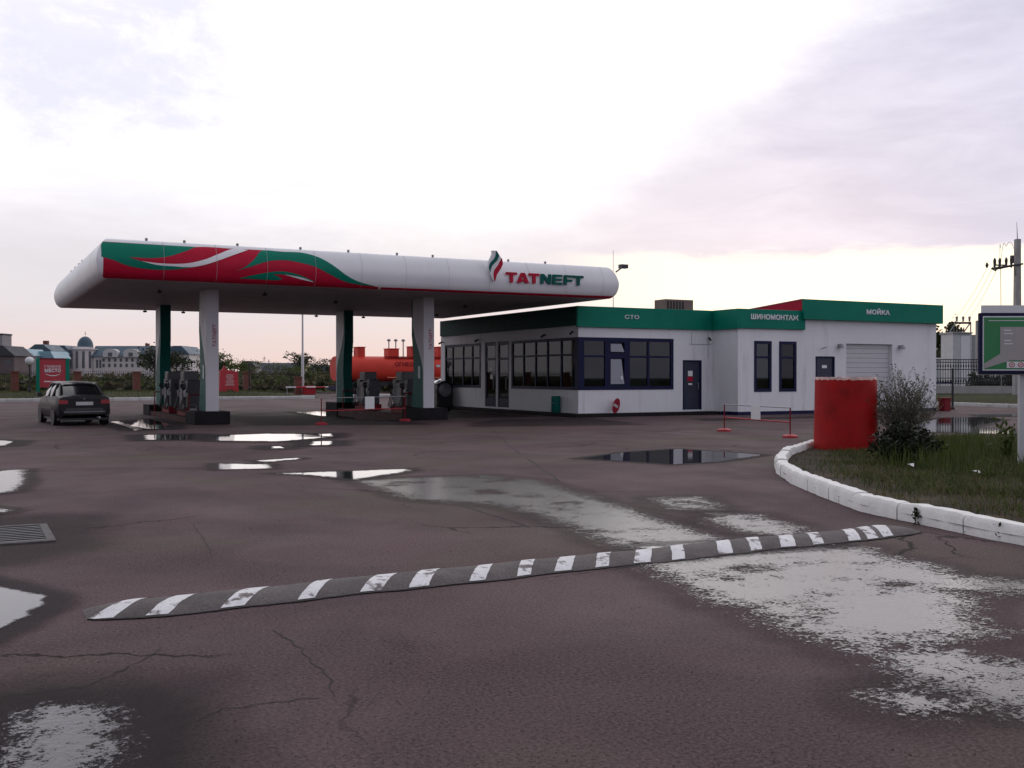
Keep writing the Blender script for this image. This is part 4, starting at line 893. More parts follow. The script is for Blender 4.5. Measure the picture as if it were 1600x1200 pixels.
# red barriers on round feet
def barrier(label, p, q, hz, sheet):
    P, Q = Vector((*p, 0)), Vector((*q, 0)); d = (Q - P).normalized(); n = Vector((d.y, -d.x, 0))
    if n.dot(-P) < 0: n = -n
    r_ = thing('barrier', label, 'barrier', ((P.x + Q.x) / 2, (P.y + Q.y) / 2, 0)); up = Vector((0, 0, 1))
    for e in (P, Q):
        MB().tube([e + up * .07, e + up * hz], .018, 8).build('post', M_DRED, r_)
        MB().lathe([(.2, 0), (.2, .05), (.12, .085), (0, .09)], e, 18).build('foot', mat('red_foot_paint', (.36, .02, .03), .55), r_)
    MB().tube([P + up * hz, Q + up * hz], .014, 8).build('rail', M_GREY, r_); MB().tube([P + up * hz * .52, Q + up * hz * .52], .02, 8).build('rail', mat('red_foot_paint', (.36, .02, .03), .55), r_)
    c = P.lerp(Q, sheet[0]) + n * .03; w = sheet[1] / 2; b = MB()
    A = [c - d * w + up * (hz + .02), c + d * w + up * (hz + .02), c + d * w + up * (hz - sheet[2]), c - d * w + up * (hz - sheet[2])]; B = [x + n * .012 for x in A]
    b.v = [tuple(x) for x in A + B]; b.f = [(0, 1, 2, 3), (7, 6, 5, 4), (0, 4, 5, 1), (1, 5, 6, 2), (2, 6, 7, 3), (3, 7, 4, 0)]; b.build('hanging_sheet', M_PAPER, r_)
barrier('low red barrier with a white sheet in front of the tyre workshop', (19.39, 23.69), (18.89, 20.45), .77, (.52, .45, .36))
barrier('low red barrier with a white sheet before the right pump island', (10.33, 32.87), (13.81, 34.27), .87, (.55, .42, .40))

# ------------------------------------------------------------------ cars
def car(label, loc, rz, paint, group=None):
    """five-door saloon, nose towards local +Y, origin on the ground below its middle"""
    r_ = thing('parked_car', label, 'car', (*loc, 0), rz, local=True)
    # lower body: stations along y: (y, bottom, belt, top at centre, half width)
    S = [(-2.05, .36, .80, .86, .70), (-2.02, .28, .88, .95, .77), (-1.85, .24, .92, .99, .82), (-1.4, .22, .93, .97, .84), (-.6, .20, .92, .95, .845), (.4, .20, .90, .93, .845), (1.0, .20, .87, .93, .84), (1.5, .22, .80, .88, .82), (1.9, .26, .70, .78, .77), (2.05, .34, .60, .66, .68)]
    rows = []
    for y, zb, zl, zc, hw in S:
        h = [(hw * .86, zb), (hw * .96, zb + .10), (hw, zb + (zl - zb) * .42), (hw * .995, zb + (zl - zb) * .72), (hw * .955, zl), (hw * .80, zl + (zc - zl) * .7), (hw * .4, zc), (0, zc)]
        rows.append([(x, y, z) for x, z in h] + [(-x, y, z) for x, z in h[::-1][1:]])
    b = MB(); b.grid(rows); b.poly(rows[0]); b.poly(rows[-1][::-1]); body = b.build('body', paint, r_, smooth=True)
    # cabin
    C = [(-1.62, .93, .66, .97, .64), (-1.05, .93, .74, 1.34, .55), (-.75, .93, .76, 1.385, .56), (0.0, .92, .77, 1.40, .57), (.45, .92, .77, 1.36, .56), (1.15, .90, .72, .94, .66)]
    rows = []
    for y, z0, w0, z1, w1 in C:
        h = [(w0, z0 - .05), (w0 * .5 + w1 * .5 + .02, (z0 + z1) / 2), (w1, max(z1 - .05, z0 - .01)), (w1 * .8, max(z1 - .008, z0)), (0, z1 + .012)]
        rows.append([(x, y, z) for x, z in h] + [(-x, y, z) for x, z in h[::-1][1:]])
    MB().grid(rows).build('cabin', mat('tinted_car_glass', (.012, .013, .015), .06, var=.02, spec=.6), r_, smooth=True)
    # roof skin and pillars in body colour
    rr = []
    for y, z1, w1 in ((-1.12, 1.315, .55), (-.75, 1.395, .575), (0, 1.41, .585), (.5, 1.36, .575)):
        rr.append([(w1, y, z1 - .055), (w1 * .82, y, z1 - .002), (0, y, z1 + .016), (-w1 * .82, y, z1 - .002), (-w1, y, z1 - .055)])
    MB().grid(rr).build('roof', paint, r_, smooth=True)
    for s in (-1, 1):
        pl = MB(); pl.tube([(s * .655, -1.66, .94), (s * .60, -1.35, 1.16), (s * .555, -1.08, 1.30)], [.05, .045, .04], 8); pl.tube([(s * .70, 1.12, .93), (s * .565, .47, 1.34)], .032, 8); pl.tube([(s * .765, -.15, .92), (s * .585, -.1, 1.36)], .03, 8); pl.tube([(s * .755, -.95, .92), (s * .575, -.85, 1.34)], .05, 8)
        pl.tube([(s * .58, -1.0, 1.335), (s * .585, 0, 1.365), (s * .575, .5, 1.32)], .03, 8); pl.build('pillar', paint, r_, smooth=True)
        # door shut lines and mould
        MB().box(s * .842, s * .852, -1.2, 1.1, .52, .58).build('side_moulding', M_DARK, r_)
        MB().tube([(s * .74, .82, .93), (s * .86, .80, .95)], .02, 6).box(min(s * .83, s * .99), max(s * .83, s * .99), .74, .86, .90, 1.04).build('wing_mirror', M_DARK, r_)
        MB().box(min(s * .50, s * .76), max(s * .50, s * .76), -2.062, -1.98, .70, .83).build('tail_light', mat('tail_light_red', (.30, .008, .012), .25, var=.05, coat=.3), r_)
        for y in (-1.28, 1.28):
            wx = s * .72; w = MB().lathe([(.20, -.09), (.285, -.09), (.30, -.06), (.30, .06), (.285, .09), (.20, .09)], (wx, y, .30), 22, 'X').build('wheel', M_RUB, r_, smooth=True)
            MB().lathe([(.20, s * .085), (.17, s * .07), (.08, s * .09), (0, s * .09)], (wx, y, .30), 16, 'X').build('rim', M_GREY, w, smooth=True)
            MB().lathe([(.0, s * .10), (.345, s * .10), (.345, s * .118), (0, s * .118)][1:3], (wx, y, .31), 22, 'X').build('wheel_arch', M_BLACK, r_)
    rb = []
    for y, z in ((-2.0, .34), (-2.09, .37), (-2.10, .46), (-2.09, .56), (-2.0, .60)): rb.append([(x, y + .12 * (abs(x) / .8) ** 3, z) for x in np.linspace(-.80, .80, 13)])
    MB().grid(rb).build('rear_bumper', M_DARK, r_, smooth=True)
    MB().box(-.26, .26, -2.075, -2.04, .655, .765).build('number_plate', mat('number_plate_white', (.55, .55, .55), .5), r_)
    MB().box(-.62, .62, -2.108, -2.09, .435, .455).build('bumper_strip', M_GREY, r_)
    MB().tube([(.45, -2.1, .26), (.45, -1.7, .26)], .03, 8).build('exhaust_pipe', M_LGREY, r_)
    MB().box(-.76, .76, -1.95, 1.95, .17, .24).build('underbody', M_BLACK, r_)
    for s in (-1, 1): MB().box(min(s * .38, s * .68), max(s * .38, s * .68), 1.95, 2.045, .55, .66).build('headlight', M_LGREY, r_)
    MB().tube([(.0, -2.04, .86), (.0, -2.05, .84)], .035, 10).build('badge', M_GREY, r_)
    return r_
m_dcar = mat('dark_grey_car_paint', (.014, .012, .014), .4, var=.08, spec=.25, coat=.1)
m_wcar = mat('white_car_paint', (.68, .68, .68), .3, var=.04, coat=.5)
car('dark grey saloon with red tail lights left of the pump islands', (3.30, 38.0), R(5), m_dcar)
car('white car mostly hidden behind the right canopy column', (27.1, 60.5), R(80), m_wcar)

# ------------------------------------------------------------------ orange tank trailer
M_ORG = mat('orange_tank_paint', (.56, .046, .030), .5, spec=.2, var=.1, vscale=.8, col2=(.44, .042, .026), c2=(.55, .75), c2scale=.7)
tk = thing('tank_trailer', 'orange fuel tank trailer with hatch boxes and vents parked behind the canopy', 'tanker', (32.8, 80, 0))
TX0, TX1, TY, TZ = 26.2, 38.8, 80.0, 2.15
def sec(x, k):
    return [(x, TY + k * 1.22 * (abs(math.cos(w)) ** .85) * (1 if math.cos(w) >= 0 else -1), TZ + k * 1.02 * (abs(math.sin(w)) ** .85) * (1 if math.sin(w) >= 0 else -1)) for w in np.linspace(0, 2 * math.pi, 33)[:-1]]
b = MB(); st = [(TX0, .93), (TX0 + .05, .98), (TX0 + .15, 1.0)] + [(x, 1.0) for x in np.linspace(TX0 + .5, TX1 - .3, 14)] + [(TX1 - .1, .97), (TX1, .90)]
rows = [sec(x, k) for x, k in st]; b.grid(rows, closed=True); b.poly(rows[0]); b.poly(rows[-1][::-1]); tank = b.build('tank', M_ORG, tk, smooth=True)
for x in np.linspace(TX0 + 1.6, TX1 - 1.2, 6): MB().grid([sec(x, 1.004), sec(x + .1, 1.004)], closed=True).build('tank_band', M_ORG, tank, smooth=True)
for (x0, x1, z1) in ((28.0, 28.6, 3.85), (30.6, 31.5, 3.75), (32.6, 33.9, 3.95), (35.0, 36.3, 3.95), (36.7, 37.6, 4.05)):
    h = box_part('hatch_box', M_ORG, tk, x0, x1, TY - .55, TY + .55, 3.05, z1, bevel=.03); box_part('lid', M_ORG, h, x0 - .04, x1 + .04, TY - .6, TY + .6, z1 + .001, z1 + .07, bevel=.02)
for x in (30.75, 31.35, 32.0):
    MB().tube([(x, TY - .2, 3.1), (x, TY - .2, 4.4)], .05, 8).lathe([(.14, 0), (.16, .1), (.1, .18), (0, .2)], (x, TY - .2, 4.4), 10).build('vent_pipe', M_GREY, tk, smooth=True)
box_part('catwalk', M_DRED, tk, 30.2, 37.8, TY - .95, TY - .62, 3.1, 3.16); b = MB()
for x in (34.2, 34.6, 26.9, 27.6): b.tube([(x, TY - .9, 3.1), (x, TY - .9, 3.55)], .02, 6)
b.tube([(26.9, TY - .9, 3.5), (27.6, TY - .9, 3.5)], .02, 6); b.build('handrail', M_DRED, tk)
box_part('side_rail', mat('pale_orange_rail', (.55, .16, .08), .5), tk, 30.2, 36.4, TY - 1.27, TY - 1.2, 1.42, 1.5); box_part('chassis', M_BLACK, tk, TX0 + .3, TX1 - .5, TY - .5, TY + .5, .8, 1.14); box_part('side_guard', M_DRED, tk, 31.5, 36.0, TY - 1.2, TY - 1.12, .55, .75)
box_part('tool_box', M_DARK, tk, 33.0, 34.6, TY - 1.15, TY - .52, .5, 1.1); box_part('rear_bumper', M_NAVY, tk, TX0 - .1, TX0 + .1, TY - 1.2, TY + 1.2, .45, .8)
for x in (27.9, 29.2):
    for s in (-1, 1):
        w = MB().lathe([(.28, -.16), (.5, -.16), (.53, -.1), (.53, .1), (.5, .16), (.28, .16)], (x, TY + s * 1.0, .53), 22, 'Y').build('wheel', M_RUB, tk, smooth=True); MB().lathe([(.28, s * .12), (.2, s * .05), (.1, s * .14), (0, s * .14)], (x, TY + s * 1.0, .53), 14, 'Y').build('rim', M_GREY, w)
    MB().tube([(x + .62 * math.cos(a_), TY - 1.0, .53 + .66 * math.sin(a_)) for a_ in np.linspace(.1, math.pi - .1, 10)], .05, 6).build('mudguard', M_BLACK, tk)
for s in (-1, 1): MB().tube([(37.4, TY + s * .7, .85), (37.4, TY + s * .7, .05)], .07, 8).lathe([(.18, 0), (.18, .05), (0, .05)], (37.4, TY + s * .7, 0), 12).build('landing_leg', M_BLACK, tk)
letters('ОГНЕОПАСНО', 3.3, .38, M_DRED, tk, (30.9, TY - 1.235, 2.35), depth=.012, bold=.02)
box_part('hazard_placard', M_LGREY, tk, 34.5, 34.85, TY - 1.24, TY - 1.215, 2.3, 2.5)

# ------------------------------------------------------------------ far side of the yard: lamp, poster stand, red stand, posts, mast
GZ = lambda x, y: float(ground_h(x, y))
lx_, ly_ = 4.4, 84.0; z0 = GZ(lx_, ly_)
lp = thing('globe_lamp', 'black post lamp with a white globe at the left edge', 'street lamp', (lx_, ly_, z0))
MB().lathe([(.12, 0), (.12, .25), (.07, .3), (.055, 1.88), (.10, 1.92), (.10, 1.97), (0, 1.98)], (lx_, ly_, z0), 12).build('post', M_BLACK, lp, smooth=True)
MB().lathe([(.08, 0)] + [(.31 * math.sin(a_), .31 - .31 * math.cos(a_)) for a_ in np.linspace(.3, math.pi, 14)], (lx_, ly_, z0 + 1.97), 18).build('globe', mat('opal_globe', (.62, .62, .62), .35, var=.02), lp, smooth=True)
def gl_post(label, x, y, h): 
    z = GZ(x, y); p = thing('post', label, 'post', (x, y, z)); MB().lathe([(.12, 0), (.12, .3), (.07, .34), (.06, h), (.08, h + .02), (0, h + .1)], (x, y, z), 10).build('shaft', M_BLACK, p, smooth=True); MB().lathe([(.16, 0), (.16, .06), (0, .06)], (x, y, z), 10).build('base', M_BLACK, p)
gl_post('black iron post standing on the lawn right of the red stand', 19.6, 80.5, 2.1)
px_, py_ = 5.95, 84.0; z0 = GZ(px_, py_)
pb = thing('poster_stand', 'red poster in a green frame standing on the far lawn', 'billboard', (px_, py_, z0)); pb.rotation_euler[2] = 0
hw = 1.0
for s in (-1, 1): box_part('post', M_GREEN, pb, px_ + s * hw - .12, px_ + s * hw + .12, py_ - .12, py_ + .12, z0, z0 + 2.5, bevel=.02)
box_part('header', M_DRED, pb, px_ - hw + .121, px_ + hw - .121, py_ - .1, py_ + .1, z0 + 2.42, z0 + 2.5); box_part('poster', mat('poster_red', (.40, .03, .045), .45, var=.04), pb, px_ - hw + .121, px_ + hw - .121, py_ - .06, py_ + .06, z0 + .35, z0 + 2.415)
letters('ГЛАВНОЕ', 1.1, .18, M_LETTER, pb, (px_ - .55, py_ - .062, z0 + 1.80), depth=.006, bold=.01); letters('МЕСТО', 1.1, .28, M_LETTER, pb, (px_ - .55, py_ - .062, z0 + 1.46), depth=.006, bold=.04)
MB().strip([(px_ + .5 * u, py_ - .064, z0 + 1.24 + .12 * u * u) for u in np.linspace(-1, 1, 15)], [(px_ + .5 * u, py_ - .064, z0 + 1.18 + .16 * u * u) for u in np.linspace(-1, 1, 15)]).build('smile_stroke', M_LETTER, pb)
for k, (a_, b_) in enumerate(((-.58, -.1), (-.06, .05), (.1, .6))): box_part('small_print', M_LETTER, pb, px_ + a_, px_ + b_, py_ - .068, py_ - .061, z0 + .74, z0 + .82)
rx_, ry_ = 17.9, 80.0; z0 = GZ(rx_, ry_) - .12
rs = thing('fire_stand', 'red fire equipment stand with white lettering on the far lawn', 'fire stand', (rx_, ry_, z0))
m_rs = mat('fire_red', (.42, .02, .03), .5, var=.08)
MB().prism([(rx_ - .72, z0), (rx_ - .66, z0 + 1.75), (rx_ - .3, z0 + 1.8), (rx_ + .66, z0 + 1.62), (rx_ + .72, z0), (rx_ + .4, z0), (rx_ + .3, z0 + .26), (rx_ - .1, z0 + .3), (rx_ - .22, z0)], ry_ - .18, ry_ + .18, 'Y').build('cabinet', m_rs, rs)
for k in range(6): w = (.26, .30, .22, .30, .28, .34)[k]; box_part('lettering_row', mat('faded_white', (.5, .42, .42), .6), rs, rx_ - w + .05, rx_ + w + .05, ry_ - .19, ry_ - .181, z0 + 1.35 - k * .15, z0 + 1.41 - k * .15)
MB().prism([(rx_ - .5, z0 + 1.78), (rx_ - .35, z0 + 2.1), (rx_ - .2, z0 + 1.8)], ry_ - .05, ry_ + .05, 'Y').build('peak', m_rs, rs)
mx_, my_ = 26.0, 88.0
mp = thing('mast', 'tall thin pale steel mast behind the canopy', 'mast', (mx_, my_, 0)); MB().lathe([(.20, -.05), (.20, .3), (.13, .35), (.12, 3.5), (.09, 3.55), (.07, 7.4), (0, 7.42)], (mx_, my_, 0), 12).build('tube', M_LGREY, mp, smooth=True)
MB().lathe([(.26, 0), (.26, .04), (0, .04)], (mx_, my_, 0), 12).build('base_flange', M_GREY, mp)
bb = thing('boom_barrier', 'red and white boom barrier lying low beside the mast', 'boom barrier', (26.6, 86.5, 0)); box_part('cabinet', m_rs, bb, 25.6, 26.6, 86.2, 86.8, 0, .72, bevel=.03)
for k in range(7): MB().tube([(24.0 + k * .85, 86.1, .62), (24.85 + k * .85, 86.1, .62)], .06, 8).build('boom_section', [M_LETTER, m_rs][k % 2], bb)
MB().tube([(24.1, 86.1, 0), (24.1, 86.1, .55)], .04, 6).build('rest', M_GREY, bb)

# far fence with brick pillars
fn = thing('fence', 'black iron fence with brick pillars along the far lawn', 'fence', (5, 86, .39))
for i in range(9):
    x = -9.5 + i * 4.35; z = GZ(x, 87); pil = MB().box(x - .27, x + .27, 86.75, 87.25, z - .05, z + 1.45).build('pillar', M_BRICK, fn); box_part('cap', M_BRICK, pil, x - .33, x + .33, 86.69, 87.31, z + 1.451, z + 1.55)
    if i == 8: break
    b = MB()
    for k in range(1, 27):
        xx = x + .27 + (4.35 - .54) * k / 27; b.box(xx - .011, xx + .011, 86.99, 87.012, z + .1, z + 1.5); b.poly([(xx - .03, 87, z + 1.5), (xx + .03, 87, z + 1.5), (xx, 87, z + 1.62)])
    b.build('bars', M_BLACK, fn, kind='stuff')
    for zz in (.25, 1.32): box_part('rail', M_BLACK, fn, x + .271, x + 4.079, 86.96, 86.985, z + zz, z + zz + .05)

# ------------------------------------------------------------------ vegetation beyond the fence
LM = [leaf_mat('leaf_olive', (.055, .078, .016), (.105, .130, .03)), leaf_mat('leaf_dark', (.018, .026, .012), (.04, .05, .02)), leaf_mat('leaf_dry', (.07, .065, .03), (.12, .10, .05)), leaf_mat('leaf_grey_green', (.035, .045, .028), (.07, .08, .05))]
def blob_pts(c, rx, ry, rz, n, k=9):
    """points clustered into clumps within an ellipsoid"""
    cc = rng.normal(size=(k, 3)); cc /= np.linalg.norm(cc, axis=1)[:, None]; cc *= rng.uniform(.3, .95, (k, 1))
    p = cc[rng.integers(0, k, n)] + rng.normal(scale=.24, size=(n, 3))
    return np.array(c) + p * np.array([rx, ry, rz])
pts = [[], [], []]
for i in range(760):
    y = 89 + 75 * rng.random() ** 1.3; x = rng.uniform(-14, 45) * (y / 100) + (4 if y > 110 else 0)
    lt_ = x * RIGHT.x + y * RIGHT.y; h = rng.uniform(.45, 1.0) * (1 + (y - 89) / 42) * (.62 if lt_ / (x * VIEW.x + y * VIEW.y) < -.335 else .85); w = h * rng.uniform(.9, 1.9)
    pts[int(rng.integers(0, 3))].append(blob_pts((x, y, .4 + h * .45), w, w, h * .55, int(150 * min(1.6, w)), 8))
for k in range(3): tag(leaf_mesh(np.concatenate(pts[k]), .20 + .06 * k, 'scrub', LM[(0, 1, 2)[k]], aspect=1.7), ['mixed olive scrub beyond the far fence', 'dark scrub beyond the far fence', 'dry yellowish scrub beyond the far fence'][k], kind='stuff')
base = np.stack([rng.uniform(-14, 40, 26000), 71 + rng.random(26000) ** 1.2 * 24, np.zeros(26000)], 1); base = base[(base[:, 0] < 21.3) | (base[:, 1] > 95.2)]; base[:, 2] = ground_h(base[:, 0], base[:, 1])
tag(blade_mesh(base, .16, .5, .02, 'lawn_grass', leaf_mat('grass_green', (.04, .055, .015), (.085, .10, .03)), None), 'short lawn grass at the far side of the yard', kind='stuff')

def tree(label, x, y, h, w, k, n, trunk=.3, cat='tree'):
    z = GZ(x, y); t_ = thing('tree', label, cat, (x, y, z)); th = h * trunk
    b = MB(); b.tube([(x, y, z - .2), (x + .05 * h * .1, y, z + th), (x, y, z + h * .85)], [h * .022 + .04, h * .016 + .03, .02], 8)
    lim = []
    for i in range(9):
        a_ = rng.uniform(0, 6.28); zz = z + h * rng.uniform(trunk, .75); rr = w * rng.uniform(.4, .85); e = (x + rr * math.cos(a_), y + rr * math.sin(a_), zz + h * rng.uniform(.06, .18)); b.tube([(x, y, zz), e], [.03 + h * .006, .012], 5); lim.append(e)
    b.build('trunk', mat('bark', (.06, .048, .04), .9, var=.25), t_)
    P = [blob_pts((x, y, z + h * (trunk + (1 - trunk) * .5)), w * .8, w * .8, h * (1 - trunk) * .42, n // 2, 14)] + [blob_pts(e, w * .45, w * .45, h * .14, n // 18, 3) for e in lim]
    leaf_mesh(np.concatenate(P), max(.1, h * .035), 'crown', LM[k], t_); return t_
def at(lat, dep): return pol(lat, dep)
for lab, lat, dep, h, w, k in (('grey green tree left of the left rear column', -44.5, 130, 5.3, 2.2, 3), ('tall dark shrubby tree just right of the left rear column', -38.6, 120, 4.2, 2.0, 1), ('leafy tree seen between the left columns', -36.2, 128, 4.4, 2.4, 0), ('dark bushy tree right of the left front column', -33.6, 118, 4.3, 2.3, 1),
    ('small olive tree above the red fire stand', -29.8, 116, 3.9, 2.2, 0), ('broad olive tree above the black iron post', -25.3, 118, 3.4, 3.0, 0), ('dark spreading tree left of the mast', -31.0, 165, 5.0, 3.0, 1), ('dark round tree just right of the mast', -25.5, 160, 4.5, 2.6, 1), ('upright dark tree left of the tank trailer', -22.3, 130, 3.6, 1.3, 1),
    ('dark evergreen on the skyline behind the mast', -40.6, 200, 6.0, 2.6, 1)):
    x, y = at(lat, dep); tree(lab, x, y, h * (.8 if lat > -36 else 1), w, k, 1500)

# ------------------------------------------------------------------ town on the horizon
def face(px, D): return (px - 800) / 1631 * D
m_cream = mat('cream_render', (.62, .57, .56), .8, var=.06, vscale=.2); m_blroof = mat('blue_grey_roof', (.055, .095, .13), .6, var=.1, vscale=.2); m_dwin = mat('distant_window', (.10, .10, .12), .4); m_ltrim = mat('pale_trim', (.55, .52, .52), .8)
class Loc:
    """frame whose x runs to the right across the view and y away along it"""
    def __init__(s, lat, dep): s.o = VIEW * dep + RIGHT * lat
    def T(s, b):
        b.v = [tuple(s.o + RIGHT * x + VIEW * y + Vector((0, 0, z))) for x, y, z in b.v]; return b
S3 = 300 / 1631
L0 = Loc(face(190, 300), 300); o = L0.o
dm = thing('domed_building', 'cream public building with blue roof and a dome on the skyline', 'building', (o.x, o.y, 0))
def X3(px): return (px - 190) * S3
def Z3(py): return 1.6 + (587 - py) * S3
def lb(name, m, x0, x1, y0, y1, z0, z1, par=None): return L0.T(MB().box(x0, x1, y0, y1, z0, z1)).build(name, m, par or dm)
lb('wall', m_cream, X3(146), X3(280), 0, 12, -.2, Z3(557)); lb('wall', m_cream, X3(268), X3(302), -4, 10, -.2, Z3(554)); lb('wall', m_cream, X3(86), X3(112), -2, 10, -.2, Z3(553))
def gable(x0, x1, y0, y1, z0, z1): return L0.T(MB().prism([(x0, z0), (x1, z0), ((x0 + x1) / 2 + (x1 - x0) * .16, z1), ((x0 + x1) / 2 - (x1 - x0) * .16, z1)], y0, y1, 'Y')).build('roof', m_blroof, dm)
r1 = L0.T(MB().prism([(-.6, Z3(557)), (12.6, Z3(557)), (8.5, Z3(540)), (3.5, Z3(540))], X3(142), X3(282), 'X')).build('roof', m_blroof, dm)
gable(X3(266), X3(304), -4.6, 10.4, Z3(554), Z3(541)); gable(X3(84), X3(118), -2.6, 10.4, Z3(553), Z3(540))
dr_ = L0.T(MB().lathe([(4.0, -.2), (4.0, Z3(547)), (4.4, Z3(546.5)), (4.4, Z3(545)), (2.9, Z3(544.6)), (2.9, Z3(542))], (X3(125), 2, 0), 24)).build('rotunda', m_cream, dm)
L0.T(MB().lathe([(2.35, 0)] + [(2.2 * math.cos(a_), .2 + 2.9 * math.sin(a_)) for a_ in np.linspace(0, math.pi / 2, 9)], (X3(129), 2, Z3(542)), 24)).build('dome', m_blroof, dm, smooth=True); L0.T(MB().tube([(X3(129), 2, Z3(523)), (X3(129), 2, Z3(516.5))], [.12, .03], 6)).build('spire', M_DARK, dm)
for k in range(7):
    a_ = math.pi + .25 + k * .44; L0.T(MB().tube([(X3(125) + 4.0 * math.cos(a_), 2 + 4.0 * math.sin(a_), Z3(575)), (X3(125) + 4.0 * math.cos(a_), 2 + 4.0 * math.sin(a_), Z3(549))], .35, 6)).build('window', m_dwin, dm)
for px in (174, 206, 240): 
    d_ = L0.T(MB().prism([(X3(px) - 2.1, Z3(558)), (X3(px) + 2.1, Z3(558)), (X3(px) + 2.1, Z3(551))] + [(X3(px) + 2.1 * math.cos(u), Z3(551) + 1.1 * math.sin(u)) for u in np.linspace(.3, math.pi - .3, 7)] + [(X3(px) - 2.1, Z3(551))], -.9, 4, 'Y')).build('dormer', m_ltrim, dm); L0.T(MB().box(X3(px) - .6, X3(px) + .6, -.95, -.901, Z3(557), Z3(551))).build('window', m_dwin, d_)
for row in (562.5, 571):
    for px in list(range(162, 268, 9)) + [276, 285, 294]:
        y = -.05 if px < 268 else -4.05
        L0.T(MB().box(X3(px) - .34, X3(px) + .34, y, y + .049, Z3(row) - .5, Z3(row) + .5)).build('window', m_dwin, dm)
for px in (152, 157, 92, 101): L0.T(MB().box(X3(px) - .3, X3(px) + .3, -2.05, -2.001 if px < 120 else -1.9, Z3(575), Z3(558))).build('window', m_dwin, dm) if px < 120 else L0.T(MB().box(X3(px) - .3, X3(px) + .3, -.05, -.001, Z3(575), Z3(562))).build('window', m_dwin, dm)
L0.T(MB().box(X3(222) - .5, X3(222) + .5, 4, 5, Z3(541), Z3(536))).build('chimney', M_BRICK, dm)

def house(label, px0, px1, D, eave, ridge, wallm, roofm, win=2, gab=.5, chim=None, depth=9):
    k = D / 1631; loc = Loc(((px0 + px1) / 2 - 800) * k, D); w = (px1 - px0) * k / 2; ze = 1.6 + (587 - eave) * k; zr = 1.6 + (587 - ridge) * k
    h = thing('house', label, 'house', (loc.o.x, loc.o.y, 0)); wl = loc.T(MB().box(-w, w, 0, depth, -.2, ze)).build('wall', wallm, h)
    rf = loc.T(MB().prism([(-w - .4, ze), (w + .4, ze), (w * (1 - gab), zr), (-w * (1 - gab), zr)], -.5, depth + .5, 'Y')).build('roof', roofm, h)
    if chim: loc.T(MB().box(chim * k - .6, chim * k + .6, 3, 4.2, zr - 1.2, zr + 1.1)).build('chimney', M_BRICK, rf)
    for i in range(win):
        x = -w + 2 * w * (i + .5) / win; f = loc.T(MB().box(x - .55, x + .55, -.06, -.001, ze - 2.2, ze - .8)).build('window', m_dwin, h)
    return h
m_lblue = mat('light_blue_metal_roof', (.22, .36, .42), .5, var=.06, vscale=.2); m_brwall = mat('brown_wall', (.13, .10, .10), .85, var=.12, vscale=.3); m_grwall = mat('grey_wall', (.28, .26, .27), .85, var=.1, vscale=.3); m_dkroof = mat('dark_roof', (.05, .05, .06), .8, var=.15, vscale=.3)
house('dark brown house at the left edge of the skyline', -30, 22, 240, 556, 540, m_brwall, m_dkroof, 3, .6)
house('house with a blue roof and brick chimney on the left skyline', 38, 86, 285, 553, 538, m_grwall, m_blroof, 3, .75, chim=1)
house('house with a wide light blue metal roof on the left skyline', 18, 84, 262, 560, 549, m_grwall, m_lblue, 4, .12)
house('small house with a round light blue gable on the left skyline', 27, 44, 255, 556, 545, m_grwall, m_lblue, 1, .55)
house('low grey house beyond the scrub right of the red fire stand', 374, 398, 330, 573, 564, m_grwall, m_dkroof, 2, .5)
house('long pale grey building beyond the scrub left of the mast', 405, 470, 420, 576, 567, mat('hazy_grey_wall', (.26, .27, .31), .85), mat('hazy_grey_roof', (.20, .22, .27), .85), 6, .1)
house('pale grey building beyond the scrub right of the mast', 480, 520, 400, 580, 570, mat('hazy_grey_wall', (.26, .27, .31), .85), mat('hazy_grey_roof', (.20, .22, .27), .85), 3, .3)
tw = thing('tower_block', 'narrow grey tower block at the left edge of the skyline', 'tower', (*pol(face(-6, 320), 320), 0)); lt = Loc(face(-6, 320), 320); lt.T(MB().box(-1.9, 1.9, 0, 6, -.2, 1.6 + 64 * 320 / 1631)).build('shaft', m_grwall, tw); lt.T(MB().box(-2.1, 2.1, -.2, 6.2, 1.601 + 64 * 320 / 1631, 2.0 + 64 * 320 / 1631)).build('parapet', m_dkroof, tw)
for k in range(4): lt.T(MB().box(-.6, .6, -.06, -.001, 5.5 + k * 2.1, 6.7 + k * 2.1)).build('window', m_dwin, tw)
for lab, px in (('thin lattice pylon on the far skyline', 413), ('second thin lattice pylon on the far skyline', 420)):
    D = 700; k = D / 1631; l_ = Loc((px - 800) * k, D); py_o = thing('pylon', lab, 'pylon', (l_.o.x, l_.o.y, 0)); b = MB(); H_ = 14.5 if px == 413 else 12.5
    for s in (-1, 1): b.tube([(s * 1.3, 0, 0), (s * .15, 0, H_)], .12, 4)
    for z in np.linspace(2, H_ - 1, 7): b.tube([(-1.3 * (1 - z / H_) - .1, 0, z), (1.3 * (1 - z / H_) + .1, 0, z + .8)], .07, 4)
    l_.T(b).build('lattice', M_GREY, py_o); l_.T(MB().tube([(-1.2, 0, H_ - 1.5), (1.2, 0, H_ - 1.5)], .12, 4)).build('crossarm', M_GREY, py_o)

